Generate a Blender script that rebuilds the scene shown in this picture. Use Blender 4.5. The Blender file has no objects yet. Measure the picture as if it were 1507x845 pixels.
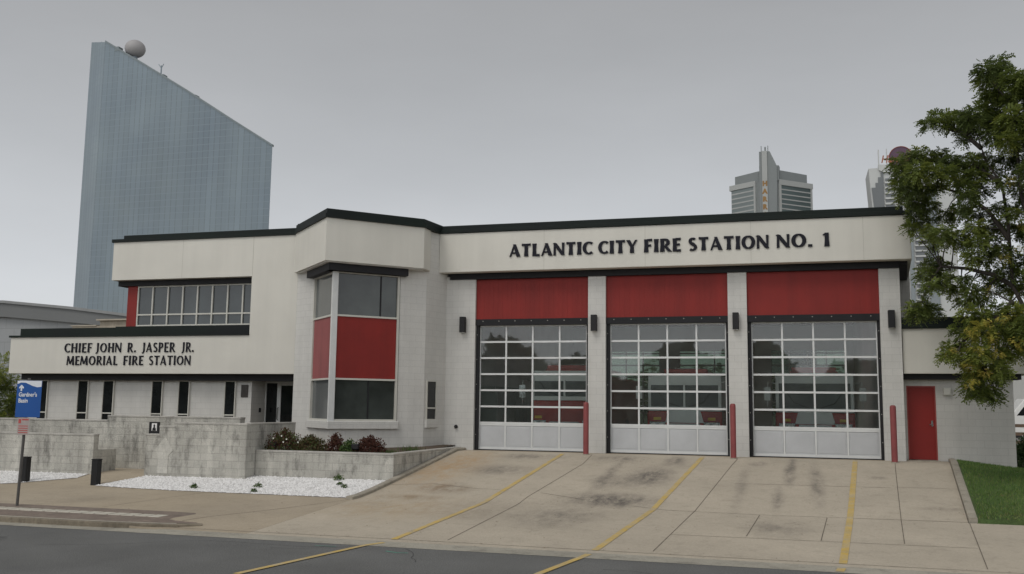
import bpy, bmesh, math, random
from mathutils import Vector, Matrix
from math import sin, cos, pi, radians
random.seed(11)
S = bpy.context.scene
COL = S.collection

# ------------------------------------------------------------------ tagging
def tag(o, label=None, cat=None, group=None, kind=None):
    if label: o['label'] = label
    if cat: o['category'] = cat
    if group: o['group'] = group
    if kind: o['kind'] = kind
    return o

def empty(name, loc, label, cat, group=None):
    o = bpy.data.objects.new(name, None); COL.objects.link(o)
    o.location = loc; o.empty_display_size = .3
    return tag(o, label, cat, group)

def root_loc(o):
    v = Vector((0, 0, 0))
    while o is not None:
        v += Vector(o.location); o = o.parent
    return v

def copy_tree(o, parent=None):
    c = o.copy(); COL.objects.link(c); c.parent = parent
    for ch in list(o.children): copy_tree(ch, c)
    return c

# ------------------------------------------------------------------ mesh builder
class MB:
    def __init__(s): s.v = []; s.f = []; s.c = {}
    def add(s, vs, fs, col=None):
        b = len(s.v); s.v += [tuple(v) for v in vs]
        for f in fs:
            if col is not None: s.c[len(s.f)] = col
            s.f.append(tuple(b+i for i in f))
    def box(s, x0, x1, y0, y1, z0, z1):
        vs = [(x, y, z) for z in (z0, z1) for y in (y0, y1) for x in (x0, x1)]
        s.add(vs, [(0,2,3,1),(4,5,7,6),(0,1,5,4),(2,6,7,3),(0,4,6,2),(1,3,7,5)])
    def prism(s, poly, z0, z1):           # poly: counter-clockwise plan outline
        n = len(poly)
        vs = [(x, y, z0) for x, y in poly] + [(x, y, z1) for x, y in poly]
        s.add(vs, [tuple(range(n-1, -1, -1)), tuple(range(n, 2*n))] + [(i, (i+1) % n, n+(i+1) % n, n+i) for i in range(n)])
    def tube(s, pts, rad, n=10, cap=True):
        pts = [Vector(p) for p in pts]
        if not hasattr(rad, '__len__'): rad = [rad]*len(pts)
        vs = []; fs = []; pa = None
        for i, p in enumerate(pts):
            d = (pts[min(i+1, len(pts)-1)] - pts[max(i-1, 0)]).normalized()
            if pa is None:
                pa = d.orthogonal().normalized()
            else:
                pa = (pa - d*pa.dot(d)); pa = pa.normalized() if pa.length > 1e-6 else d.orthogonal().normalized()
            q = d.cross(pa)
            for k in range(n):
                a = 2*pi*k/n
                vs.append(p + (pa*cos(a) + q*sin(a))*rad[i])
        for i in range(len(pts)-1):
            for k in range(n):
                fs.append((i*n+k, i*n+(k+1) % n, (i+1)*n+(k+1) % n, (i+1)*n+k))
        if cap:
            fs.append(tuple(range(n-1, -1, -1))); fs.append(tuple(range((len(pts)-1)*n, len(pts)*n)))
        s.add(vs, fs)
    def lathe(s, prof, c, n=24):          # prof: (r, z) bottom to top, axis Z through c
        vs = []; fs = []
        for r, z in prof:
            for k in range(n):
                a = 2*pi*k/n; vs.append((c[0]+r*cos(a), c[1]+r*sin(a), c[2]+z))
        for i in range(len(prof)-1):
            for k in range(n):
                fs.append((i*n+k, i*n+(k+1) % n, (i+1)*n+(k+1) % n, (i+1)*n+k))
        fs.append(tuple(range(n-1, -1, -1))); fs.append(tuple(range((len(prof)-1)*n, len(prof)*n)))
        s.add(vs, fs)
    def build(s, name, mat, parent=None, bevel=0, smooth=False, label=None, kind=None, seg=1):
        off = root_loc(parent) if parent else Vector((0, 0, 0))
        me = bpy.data.meshes.new(name)
        me.from_pydata([(x-off.x, y-off.y, z-off.z) for x, y, z in s.v], [], s.f)
        me.update()
        uv = me.uv_layers.new(name='UVMap').data
        for p in me.polygons:
            n = p.normal
            for li in p.loop_indices:
                c = Vector(s.v[me.loops[li].vertex_index])
                if abs(n.z) > .8: uv[li].uv = (c.x, c.y)
                else:
                    t = Vector((-n.y, n.x, 0)); t = t.normalized() if t.length > 1e-6 else Vector((1, 0, 0))
                    uv[li].uv = (c.dot(t), c.z)
        if s.c:
            at = me.color_attributes.new(name='Col', type='FLOAT_COLOR', domain='CORNER')
            for p in me.polygons:
                cc = s.c.get(p.index, (1, 1, 1))
                for li in p.loop_indices: at.data[li].color = (*cc, 1)
        me.materials.append(mat)
        o = bpy.data.objects.new(name, me); COL.objects.link(o)
        if parent: o.parent = parent
        if smooth:
            for p in me.polygons: p.use_smooth = True
            me.set_sharp_from_angle(angle=radians(40))
        if bevel:
            m = o.modifiers.new('bevel', 'BEVEL'); m.width = bevel; m.segments = seg; m.limit_method = 'ANGLE'; m.angle_limit = radians(40)
        if label: o['label'] = label
        if kind: o['kind'] = kind
        return o

class Fr:                                   # a vertical plane: u along the wall, z up, o outward towards the viewer side
    def __init__(s, p, q):
        s.p = Vector((p[0], p[1])); d = Vector((q[0], q[1])) - s.p; s.L = d.length; s.d = d/s.L
        s.n = Vector((s.d.y, -s.d.x))
    def xy(s, u, o): w = s.p + s.d*u + s.n*o; return (w.x, w.y)
    def P(s, u, z, o): w = s.p + s.d*u + s.n*o; return (w.x, w.y, z)
    def box(s, mb, u0, u1, z0, z1, o0, o1):
        mb.prism([s.xy(u0, o1), s.xy(u1, o1), s.xy(u1, o0), s.xy(u0, o0)], z0, z1)
    def poly(s, mb, pts, o0, o1):           # outline (u,z) counter-clockwise seen from outside
        n = len(pts)
        vs = [s.P(u, z, o1) for u, z in pts] + [s.P(u, z, o0) for u, z in pts]
        mb.add(vs, [tuple(range(n)), tuple(range(2*n-1, n-1, -1))] + [(n+i, n+(i+1) % n, (i+1) % n, i) for i in range(n)])

# ------------------------------------------------------------------ materials
def nn(nt, t, **k):
    n = nt.nodes.new(t)
    for a, b in k.items():
        if a in ('loc',): continue
        setattr(n, a, b)
    return n

def new_mat(name):
    m = bpy.data.materials.new(name); m.use_nodes = True
    nt = m.node_tree; b = nt.nodes['Principled BSDF']
    return m, nt, b

def mul(nt, a, b):                           # colour a times value socket b
    x = nn(nt, 'ShaderNodeVectorMath', operation='MULTIPLY')
    nt.links.new(a, x.inputs[0]); nt.links.new(b, x.inputs[1]); return x.outputs[0]

def noise(nt, coord, scale, lo, hi, detail=4, vscale=None, fmin=.3, fmax=.7, rough=.55):
    src = coord
    if vscale:
        mp = nn(nt, 'ShaderNodeMapping'); mp.inputs['Scale'].default_value = vscale
        nt.links.new(coord, mp.inputs[0]); src = mp.outputs[0]
    n = nn(nt, 'ShaderNodeTexNoise'); n.inputs['Scale'].default_value = scale; n.inputs['Detail'].default_value = detail
    n.inputs['Roughness'].default_value = rough
    nt.links.new(src, n.inputs['Vector'])
    r = nn(nt, 'ShaderNodeMapRange'); r.inputs[1].default_value = fmin; r.inputs[2].default_value = fmax
    r.inputs[3].default_value = lo; r.inputs[4].default_value = hi
    nt.links.new(n.outputs['Fac'], r.inputs[0]); return r.outputs[0]

def M(name, col, rough=.7, var=.08, scale=1.2, fine=.05, fscale=30, streak=0, bump=.0, metal=0., brick=None, spec=.4, stains=None, tint=None, grime=0):
    m, nt, b = new_mat(name)
    tc = nn(nt, 'ShaderNodeTexCoord'); co = tc.outputs['Object']
    rgb = nn(nt, 'ShaderNodeRGB'); rgb.outputs[0].default_value = (*col, 1); c = rgb.outputs[0]
    if tint:                                # second hue mixed in patches
        mx = nn(nt, 'ShaderNodeMix', data_type='RGBA'); mx.inputs[7].default_value = (*tint[0], 1)
        nt.links.new(c, mx.inputs[6]); nt.links.new(noise(nt, co, tint[1], 0, tint[2], 5), mx.inputs[0]); c = mx.outputs[2]
    if var: c = mul(nt, c, noise(nt, co, scale, 1-var, 1+var))
    if fine: c = mul(nt, c, noise(nt, co, fscale, 1-fine, 1+fine, 6, rough=.7))
    if streak: c = mul(nt, c, noise(nt, co, 3, 1-streak, 1+streak*.35, 4, (1, 1, .06)))
    if grime:                               # blotchy dirt with its own shape
        c = mul(nt, c, noise(nt, co, 3.4, 1, 1-grime, 9, (1, 1, .45), .50, .70, .7))
    hgt = None
    if brick:
        bw, bh, mort, mcol, bvar = brick
        bt = nn(nt, 'ShaderNodeTexBrick'); bt.inputs['Scale'].default_value = 1
        bt.inputs['Brick Width'].default_value = bw; bt.inputs['Row Height'].default_value = bh
        bt.inputs['Mortar Size'].default_value = mort; bt.inputs['Mortar Smooth'].default_value = .3
        bt.inputs['Color1'].default_value = (1, 1, 1, 1); bt.inputs['Color2'].default_value = (1-bvar,)*3+(1,)
        bt.inputs['Mortar'].default_value = (mcol, mcol, mcol, 1)
        nt.links.new(tc.outputs['UV'], bt.inputs['Vector'])
        c = mul(nt, c, bt.outputs['Color']); hgt = bt.outputs['Fac']
    if stains: c = stains(nt, co, c)
    nt.links.new(c, b.inputs['Base Color'])
    b.inputs['Roughness'].default_value = rough; b.inputs['Metallic'].default_value = metal
    b.inputs['Specular IOR Level'].default_value = spec
    if bump:
        bp = nn(nt, 'ShaderNodeBump'); bp.inputs['Strength'].default_value = bump; bp.inputs['Distance'].default_value = .02
        nt.links.new(noise(nt, co, fscale, 0, 1, 6), bp.inputs['Height']); nt.links.new(bp.outputs[0], b.inputs['Normal'])
    return m

def stain_fn(lst, col=(.05, .045, .045)):
    def f(nt, co, c):
        n = nn(nt, 'ShaderNodeTexNoise'); n.inputs['Scale'].default_value = 1.5; n.inputs['Detail'].default_value = 10; n.inputs['Roughness'].default_value = .78
        mq = nn(nt, 'ShaderNodeMapping'); mq.inputs['Scale'].default_value = (1.9, .8, 1); nt.links.new(co, mq.inputs[0]); nt.links.new(mq.outputs[0], n.inputs['Vector'])
        for (x, y, rx, ry, st, cc) in lst:
            mp = nn(nt, 'ShaderNodeMapping'); mp.vector_type = 'POINT'
            mp.inputs['Location'].default_value = (-x/rx, -y/ry, 0); mp.inputs['Scale'].default_value = (1/rx, 1/ry, 0)
            nt.links.new(co, mp.inputs[0])
            ln = nn(nt, 'ShaderNodeVectorMath', operation='LENGTH'); nt.links.new(mp.outputs[0], ln.inputs[0])
            r = nn(nt, 'ShaderNodeMapRange', interpolation_type='SMOOTHSTEP'); r.inputs[1].default_value = 0; r.inputs[2].default_value = 1.15
            r.inputs[3].default_value = 1; r.inputs[4].default_value = 0
            nt.links.new(ln.outputs['Value'], r.inputs[0])
            r2 = nn(nt, 'ShaderNodeMapRange'); r2.inputs[1].default_value = .38; r2.inputs[2].default_value = .64
            r2.inputs[3].default_value = 0.12; r2.inputs[4].default_value = 1
            nt.links.new(n.outputs['Fac'], r2.inputs[0])
            k = nn(nt, 'ShaderNodeMath', operation='MULTIPLY'); nt.links.new(r.outputs[0], k.inputs[0]); nt.links.new(r2.outputs[0], k.inputs[1])
            k2 = nn(nt, 'ShaderNodeMath', operation='MULTIPLY'); nt.links.new(k.outputs[0], k2.inputs[0]); k2.inputs[1].default_value = st
            mx = nn(nt, 'ShaderNodeMix', data_type='RGBA'); mx.inputs[7].default_value = (*(cc or col), 1)
            nt.links.new(k2.outputs[0], mx.inputs[0]); nt.links.new(c, mx.inputs[6]); c = mx.outputs[2]
        return c
    return f

def glass_mat(name, tint=(.75, .8, .78), ior=1.5, haze=.04):
    m, nt, b = new_mat(name); nt.nodes.remove(b)
    out = nt.nodes['Material Output']
    tr = nn(nt, 'ShaderNodeBsdfTransparent'); tr.inputs[0].default_value = (*tint, 1)
    gl = nn(nt, 'ShaderNodeBsdfGlossy'); gl.inputs['Roughness'].default_value = .02; gl.inputs[0].default_value = (.9, .9, .9, 1)
    fr = nn(nt, 'ShaderNodeFresnel'); fr.inputs[0].default_value = ior
    mx = nn(nt, 'ShaderNodeMixShader'); nt.links.new(fr.outputs[0], mx.inputs[0]); nt.links.new(tr.outputs[0], mx.inputs[1]); nt.links.new(gl.outputs[0], mx.inputs[2])
    df = nn(nt, 'ShaderNodeBsdfDiffuse'); df.inputs[0].default_value = (.42, .45, .44, 1)     # painted haze: grey mixed in to soften the reflections
    m2 = nn(nt, 'ShaderNodeMixShader'); tcc = nn(nt, 'ShaderNodeTexCoord')
    nt.links.new(noise(nt, tcc.outputs['Object'], 1.7, haze*.6, haze*1.5, 4), m2.inputs[0])
    nt.links.new(mx.outputs[0], m2.inputs[1]); nt.links.new(df.outputs[0], m2.inputs[2])
    nt.links.new(m2.outputs[0], out.inputs['Surface']); return m

def leaf_mat(name, cols, rough=.55, transl=.35):
    """cols is a list of (pos, colour); the pick is random per leaf spray through the Col attribute's red channel"""
    m, nt, b = new_mat(name)
    at = nn(nt, 'ShaderNodeAttribute', attribute_name='Col')
    sp = nn(nt, 'ShaderNodeSeparateColor'); nt.links.new(at.outputs['Color'], sp.inputs[0])
    rp = nn(nt, 'ShaderNodeValToRGB'); e = rp.color_ramp.elements
    for i, (p, c) in enumerate(cols):
        el = e[i] if i < 2 else e.new(p)
        el.position = p; el.color = (*c, 1)
    nt.links.new(sp.outputs[0], rp.inputs[0])
    nt.links.new(rp.outputs[0], b.inputs['Base Color']); b.inputs['Roughness'].default_value = rough
    b.inputs['Specular IOR Level'].default_value = .3
    tr = nn(nt, 'ShaderNodeBsdfTranslucent'); nt.links.new(rp.outputs[0], tr.inputs[0])
    mx = nn(nt, 'ShaderNodeMixShader'); mx.inputs[0].default_value = transl
    nt.links.new(b.outputs[0], mx.inputs[1]); nt.links.new(tr.outputs[0], mx.inputs[2])
    nt.links.new(mx.outputs[0], nt.nodes['Material Output'].inputs['Surface']); return m
# ------------------------------------------------------------------ camera
cam_d = bpy.data.cameras.new('camera'); cam = bpy.data.objects.new('camera', cam_d); COL.objects.link(cam)
S.camera = cam
f_, yaw, pit, rol = 1419.76, .2887, .1251, .0125
cam_d.sensor_width = 36; cam_d.lens = 36*f_/1507; cam_d.clip_start = .1; cam_d.clip_end = 5000
fw = Vector((-sin(yaw)*cos(pit), cos(yaw)*cos(pit), sin(pit))); rt = Vector((cos(yaw), sin(yaw), 0)); up = rt.cross(fw)
r2 = rt*cos(rol) + up*sin(rol); u2 = up*cos(rol) - rt*sin(rol)
cam.matrix_world = Matrix(((r2.x, u2.x, -fw.x, 10.0187), (r2.y, u2.y, -fw.y, -29.5826), (r2.z, u2.z, -fw.z, 1.3423), (0, 0, 0, 1)))

# ------------------------------------------------------------------ world and light
W = bpy.data.worlds.new('World'); S.world = W; W.use_nodes = True
nt = W.node_tree; bg = nt.nodes['Background']
sky = nn(nt, 'ShaderNodeTexSky', sky_type='NISHITA'); sky.sun_disc = False
SUN_EL, SUN_AZ = radians(52), radians(205)      # azimuth from +Y clockwise: behind the viewer, a little to the left
sky.sun_elevation = SUN_EL; sky.sun_rotation = SUN_AZ
tc = nn(nt, 'ShaderNodeTexCoord')
sep = nn(nt, 'ShaderNodeSeparateXYZ'); nt.links.new(tc.outputs['Generated'], sep.inputs[0])
rp = nn(nt, 'ShaderNodeValToRGB'); nt.links.new(sep.outputs['Z'], rp.inputs[0])
e = rp.color_ramp.elements
SKY = [(0, (.62, .635, .65)), (.12, (.56, .575, .595)), (.24, (.44, .45, .462)), (.42, (.32, .322, .325)), (.7, (.26, .26, .26)), (1, (.36, .36, .355))]
for i, (p, c) in enumerate(SKY):
    el = e[i] if i < 2 else e.new(p)
    el.position = p; el.color = (*c, 1)
# cloud deck is brighter on the side where the hidden sun stands
bk = nn(nt, 'ShaderNodeMapRange'); bk.inputs[1].default_value = .2; bk.inputs[2].default_value = -1; bk.inputs[3].default_value = 1; bk.inputs[4].default_value = 2.6
nt.links.new(sep.outputs['Y'], bk.inputs[0])
cl = mul(nt, rp.outputs[0], bk.outputs[0])
cl = mul(nt, cl, noise(nt, tc.outputs['Generated'], 2.0, .95, 1.05, 6, (1, 1, 3.0), .32, .68))
k = nn(nt, 'ShaderNodeVectorMath', operation='SCALE'); k.inputs['Scale'].default_value = 10.; nt.links.new(cl, k.inputs[0])
mx = nn(nt, 'ShaderNodeMix', data_type='RGBA'); mx.inputs[0].default_value = .94
nt.links.new(sky.outputs[0], mx.inputs[6]); nt.links.new(k.outputs[0], mx.inputs[7])
nt.links.new(mx.outputs[2], bg.inputs[0]); bg.inputs[1].default_value = .1
sd = bpy.data.lights.new('sun', 'SUN'); sd.energy = .9; sd.angle = radians(25); sd.color = (1, .96, .9)
so = bpy.data.objects.new('sun', sd); COL.objects.link(so)
dv = Vector((sin(SUN_AZ)*cos(SUN_EL), cos(SUN_AZ)*cos(SUN_EL), sin(SUN_EL)))
so.rotation_euler = dv.to_track_quat('Z', 'Y').to_euler()
S.view_settings.view_transform = 'Standard'; S.view_settings.look = 'None'; S.view_settings.exposure = .2; S.view_settings.gamma = 1

# ------------------------------------------------------------------ material set
m_cream = M('cream stucco', (.60, .582, .525), .8, .04, .7, .04, 60, streak=.04, bump=.1)
m_cmu = M('painted block', (.565, .555, .525), .75, .05, 1.5, .06, 40, streak=.07, bump=.15, brick=(.4, .2, .008, .86, .035))
m_cmu2 = M('painted block annex', (.53, .515, .48), .75, .05, 1.2, .06, 40, streak=.10, bump=.15, brick=(.4, .2, .008, .86, .035))
m_coping = M('dark metal coping', (.010, .012, .013), .65, .15, .6, .05, 20, spec=.2, tint=((.009, .016, .012), .35, .9))
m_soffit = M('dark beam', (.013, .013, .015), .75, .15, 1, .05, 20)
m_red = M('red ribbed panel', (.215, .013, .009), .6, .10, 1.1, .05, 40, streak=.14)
m_redpale = M('red panel pale', (.27, .07, .07), .6, .10, 1.1, .05, 40, streak=.16)  # paler, less saturated red for the bay's left face
m_reddoor = M('red door paint', (.22, .012, .008), .5, .06, 1.5, .03, 40)
m_alu = M('light aluminium frame', (.52, .51, .46), .45, .05, 3, .04, 40, metal=0)
m_white = M('white door frame', (.62, .63, .62), .45, .05, 3, .04, 40)
m_panel = M('white door panel', (.47, .48, .49), .4, .06, 2, .03, 30)
m_black = M('black metal', (.009, .009, .010), .6, .1, 3, .05, 30)
m_rubber = M('black rubber', (.014, .014, .016), .8, .1, 3, .05, 30)
m_bronze = M('bronze plaque', (.05, .045, .04), .4, .3, 12, .3, 40, metal=.4)
m_glass = glass_mat('door glass', (.93, .96, .95), 1.5)
m_sky_glass = glass_mat('skylight glass', (.96, .97, .97), 1.4, .0)
m_glass2 = glass_mat('rear door glass', (.36, .42, .37))
def winmat(name, col, var=.5, scale=.9, rough=.04):
    return M(name, col, rough, var, scale, .0, 10, spec=.5)
m_win_up = winmat('grey window glass', (.036, .045, .047), .3, .9, .12)
m_win_dark = winmat('dark window glass', (.012, .014, .015), .4)
m_win_bay = winmat('bay window glass', (.040, .046, .043), .55, .7, .05)
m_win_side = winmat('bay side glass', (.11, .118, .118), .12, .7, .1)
m_letter = M('dark letters', (.010, .010, .016), .6, .1, 3, .0, 10, spec=.2)
m_block = M('weathered concrete block', (.52, .505, .455), .9, .13, 1.1, .12, 26, streak=.22, bump=.4, brick=(.4, .2, .012, .76, .13), grime=.6)
m_block_cap = M('weathered cap stone', (.42, .405, .37), .9, .16, 1.6, .12, 26, bump=.3, grime=.35)
m_relief = M('pale stone block', (.54, .525, .475), .9, .13, 2, .12, 26, bump=.3, brick=(.4, .2, .010, .84, .06), grime=.3)
m_walk = M('tan concrete walk', (.37, .315, .24), .85, .10, .45, .10, 22, bump=.25, tint=((.32, .265, .185), .25, .5), grime=.12)
m_kerb = M('kerb concrete', (.33, .30, .245), .85, .14, 1.5, .14, 20, bump=.3, grime=.3)
ST = [(5.75, -6.8, 1.5, 1.0, 1.1, None), (6.25, -3.9, .7, 1.7, 1.1, None), (6.6, -1.5, .4, 1.2, .85, None), (5.1, -3.5, .25, 4, .5, None), (5.4, -4.6, .8, 1.3, .6, None), (5.0, -9.0, 1.2, 1.8, .62, None), (5.0, -1.4, 1.2, .9, .6, None),
      (9.74, -3.0, .22, 1.9, .85, None), (9.5, -6.0, .20, 1.7, .75, None), (9.8, -1.2, .16, 1.6, .8, None), (8.6, -4.5, .2, 4.5, .35, None), (10.4, -4, .25, 3.5, .65, None), (9.55, -9.3, .9, 1.3, .5, None), (8.9, -1.6, .3, .5, .8, None),
      (2.0, -3.6, 1.3, .9, .7, None), (1.35, -6.2, .9, .7, 1, (.16, .10, .05)), (2.3, -1.4, 1.2, .6, .7, None), (.9, -7.3, 1.2, .35, .6, (.16, .11, .06)),
      (.4, -3.2, 1.3, 4.2, .95, (.40, .26, .13)), (1.0, -8.8, 2.6, 2.2, .6, (.34, .235, .12)), (3.0, -8.5, 1.5, 2.0, .35, (.12, .10, .08)), (11.9, -3.1, .3, .3, .6, None), (12.9, -6.4, .7, .25, .6, (.12, .10, .08))]
m_drive = M('driveway concrete', (.425, .375, .30), .85, .09, .5, .10, 20, bump=.25, grime=.14, stains=stain_fn(ST))
m_joint = M('joint filler', (.14, .12, .095), .9, .3, 4, .1, 20)
m_asph = M('asphalt', (.125, .126, .122), .85, .14, .6, .35, 38, bump=.5, tint=((.125, .127, .125), .35, .7))
m_gutter = M('gutter concrete', (.33, .31, .26), .88, .14, .8, .14, 20, bump=.3, grime=.35)
m_yellow = M('worn yellow paint', (.58, .40, .09), .7, .10, 2, .12, 25, tint=((.36, .32, .25), 4, .8))
m_gravelbed = M('white gravel bed', (.62, .61, .60), .9, .12, 6, .25, 22, bump=.8)
m_stone = M('white marble chips', (.74, .73, .72), .8, .12, 8, .1, 30)
m_paver = M('red brick pavers', (.225, .175, .145), .9, .14, 2, .14, 25, brick=(.2, .1, .008, .75, .25), bump=.3, tint=((.22, .19, .155), 1.5, .7))
m_paver2 = M('pale pavers', (.47, .445, .38), .9, .14, 3, .12, 25, bump=.3)
m_terrain = M('dry ground', (.16, .14, .10), .95, .2, .2, .15, 5)
m_soil = M('planter soil', (.09, .065, .045), .95, .3, 2, .2, 30, bump=.6)
m_turf = M('turf soil', (.06, .105, .028), .95, .25, .8, .3, 25, bump=.6, tint=((.08, .085, .03), 1.2, .5))
m_bark = M('bark', (.05, .042, .035), .9, .2, 3, .2, 20, bump=.6)
m_int = M('interior wall', (.62, .62, .59), .8, .08, 1, .04, 20)
m_intdark = M('interior ceiling', (.12, .05, .05), .8, .1, 1, .04, 20)
m_red_truck = M('truck red paint', (.36, .02, .02), .25, .04, 1, .0, 10, spec=.6)
m_white_truck = M('truck white paint', (.75, .75, .73), .25, .04, 1, .0, 10, spec=.6)
m_chrome = M('chrome', (.65, .65, .66), .2, .04, 1, .0, 10, metal=1)
m_tyre = M('tyre', (.02, .02, .02), .85, .1, 1, .0, 10)
m_lens = M('lamp lens', (.75, .75, .7), .1, .04, 1, .0, 10)
m_amber = M('amber lens', (.7, .45, .05), .2, .04, 1, .0, 10)

# ------------------------------------------------------------------ ground heights
def interp(x, t):
    if x <= t[0][0]: return t[0][1]
    for (a, b), (c, d) in zip(t, t[1:]):
        if x <= c: return b + (d-b)*(x-a)/(c-a)
    return t[-1][1]
DR = [(-12.75, -1.15), (-7.6, -.87), (-.8, 0), (.4, 0)]
LF = [(-12.75, -1.05), (-12.2, -1.05), (-7.6, -.87), (-5.4, -.62), (0, -.6)]
def ground(x, y):
    a, b = interp(y, DR), interp(y, LF)
    x0 = interp(y, [(-12.75, -3.75), (-12.0, -3.0), (-11.4, -2.2), (-7.6, -2.0)])
    w = min(1, max(0, (x-x0)/1.5)); w = w*w*(3-2*w)
    if y > -7.7: return a if x > -.38 else b
    return b*(1-w) + a*w
ROAD_Z = -1.16
def sheet(xs, ys, zf, name, mat, **k):
    mb = MB(); n = len(xs)
    vs = [(x(y) if callable(x) else x, y, 0) for y in ys for x in xs]
    vs = [(x, y, zf(x, y)) for x, y, _ in vs]
    fs = [(j*n+i, j*n+i+1, (j+1)*n+i+1, (j+1)*n+i) for j in range(len(ys)-1) for i in range(n-1)]
    mb.add(vs, fs); return mb.build(name, mat, **k)
def rng(a, b, n): return [a+(b-a)*i/n for i in range(n+1)]

TG = [(-600, -1.4), (-13.2, -1.4), (-12, -1.3), (-5, -1.0), (-4, -.95), (.6, -.5), (2, -.35), (40, -.35), (2500, -.35)]
sheet([-2500, -60, -20, 0, 14, 20, 60, 2500], [-600, -60, -34, -13.2, -12, -8, -5, -4, .6, 2, 20, 40, 2500], lambda x, y: interp(y, TG), 'terrain', m_terrain, kind='structure')
sheet(rng(-90, 90, 8), [-33, -24, -13.15], lambda x, y: ROAD_Z + .004, 'road', m_asph, kind='structure')
sheet(rng(-90, 90, 8), [-13.17, -12.6], lambda x, y: ROAD_Z + .008 + (y+13.17)*.02, 'gutter', m_gutter, kind='structure')
sheet(rng(-90, 90, 8), [-40, -33.1], lambda x, y: -1.02, 'far_pavement', m_walk, kind='structure')
# pavement left of the apron and the path between the block walls
xs = rng(-50, -8, 12) + rng(-7.5, -4, 7) + rng(-3.8, -.37, 16)
sheet(xs, [-12.706, -12.70, -12.5, -12.2, -12.0, -11.7] + rng(-11.4, -7.6, 8), lambda x, y: ground(x, y) if y > -12.705 else -1.3, 'pavement', m_walk, kind='structure')
sheet(rng(-40, -.45, 10), [-7.6, -6.5, -5.4, -4, -2, .2], lambda x, y: interp(y, LF)-.001, 'patio_path', m_walk, kind='structure')
# driveway
RX = lambda y: 14.02 + (y-.5)*(.74/8.1) if y > -7.6 else 13.28 + (y+7.6)*.10
ys = [-12.75] + rng(-12.2, -7.6, 6) + rng(-7.0, -.8, 8) + [-.4, .5]
sheet([-.36, 2, 4, 6, 8, 10, 12, RX], ys, lambda x, y: ground(x, y)+.001, 'driveway', m_drive, kind='structure')
sheet([lambda y: RX(y), 16, 20, 30, 50], [-12.75] + rng(-12.2, -7.6, 6), lambda x, y: ground(x, y), 'pavement', m_drive, kind='structure')

def strip(mb, pts, w, dz, gz=None):
    gz = gz or ground
    P = []
    for (x0, y0), (x1, y1) in zip(pts, pts[1:]):
        n = max(1, int(math.hypot(x1-x0, y1-y0)/.35))
        P += [(x0+(x1-x0)*i/n, y0+(y1-y0)*i/n) for i in range(n)]
    P.append(pts[-1]); vs = []
    for i, (x, y) in enumerate(P):
        a = P[max(0, i-1)]; b = P[min(len(P)-1, i+1)]
        d = Vector((b[0]-a[0], b[1]-a[1])).normalized(); nx, ny = d.y*w/2, -d.x*w/2
        for s in (1, -1):
            X, Y = x+nx*s, y+ny*s; vs.append((X, Y, gz(X, Y)+dz))
    mb.add(vs, [(2*i, 2*i+2, 2*i+3, 2*i+1) for i in range(len(P)-1)])
mb = MB()
wob = lambda pts: pts
for pts in ([(4.05, -.9), (4.1, -2.36), (3.71, -6.76), (3.66, -12.2)], [(8.3, -.9), (8.2, -1.93), (7.73, -7.87), (7.5, -12.2)], [(12.5, -.9), (12.41, -2.05), (12.0, -7.6), (11.8, -10.3)],
            [(-.2, -6.0), (.9, -5.72), (2.2, -6.1), (2.8, -6.1)], [(3.9, -6.3), (5.2, -6.9)], [(6.3, -7.3), (7.1, -7.57), (9.15, -7.67), (11.1, -7.6), (13.3, -7.55)], [(13.3, -7.62), (12.85, -12.2)],
            [(9.15, -7.7), (9.0, -10.3)], [(10.53, -7.7), (10.35, -10.4)], [(7.6, -10.5), (10.6, -10.45), (13.0, -10.4)], [(12.2, -4.2), (13.7, -4.2)], [(8.4, -4.4), (12.1, -4.3)],
            [(-2.2, -12.42), (3, -12.36), (8, -12.4), (20, -12.36), (40, -12.4)], [(-.4, -7.9), (-2.3, -11.9)], [(-4.5, -7.8), (-5.2, -10.8)]):
    strip(mb, pts, .015, .006)
mb.build('expansion_joints', m_joint, kind='structure')
for k_, pts in enumerate(([(3.14, -.85), (2.66, -12.4)], [(7.31, -.6), (6.52, -12.19), (6.5, -12.4)], [(11.49, -.6), (11.13, -5.74), (10.65, -12.4)])):
    mb = MB(); strip(mb, pts, .13, .009); mb.build('yellow_lane_line', m_yellow, kind='structure')
mb = MB(); rz = lambda x, y: ROAD_Z+.012 if y < -13.17 else ROAD_Z + .008+(y+13.17)*.02
strip(mb, [(2.62, -12.76), (2.44, -13.1), (1.94, -16.6)], .12, .005, rz); strip(mb, [(6.47, -12.76), (6.17, -14.93), (6.0, -17)], .12, .005, rz); strip(mb, [(10.62, -12.76), (10.57, -13.1)], .13, .005, rz)
mb.build('yellow_lane_line', m_yellow, kind='structure')

# kerb on the left, curling in at its end
mb = MB()
path = [(-50, -12.72)] + [(x, -12.72) for x in rng(-14, -4, 10)] + [(-3.3, -12.68), (-2.7, -12.55), (-2.15, -12.3), (-1.75, -12.0)]
vs = []
for i, (x, y) in enumerate(path):
    a = path[max(0, i-1)]; b = path[min(len(path)-1, i+1)]
    d = Vector((b[0]-a[0], b[1]-a[1])).normalized(); n = Vector((d.y, -d.x)); w = .09
    top = ground(x, y)+.02 if i < len(path)-1 else ground(x, y)-.0
    top = -1.035 if x < -3 else -1.035 - (x+3)*.035
    for o, z in ((w, -1.3), (w, top-.02), (w-.02, top), (-w+.01, top), (-w, top-.3)):
        vs.append((x+n.x*o, y+n.y*o, z))
n = 5
mb.add(vs, [(i*n+k, i*n+k+1, (i+1)*n+k+1, (i+1)*n+k) for i in range(len(path)-1) for k in range(n-1)] + [tuple(range((len(path)-1)*n, len(path)*n))])
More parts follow.
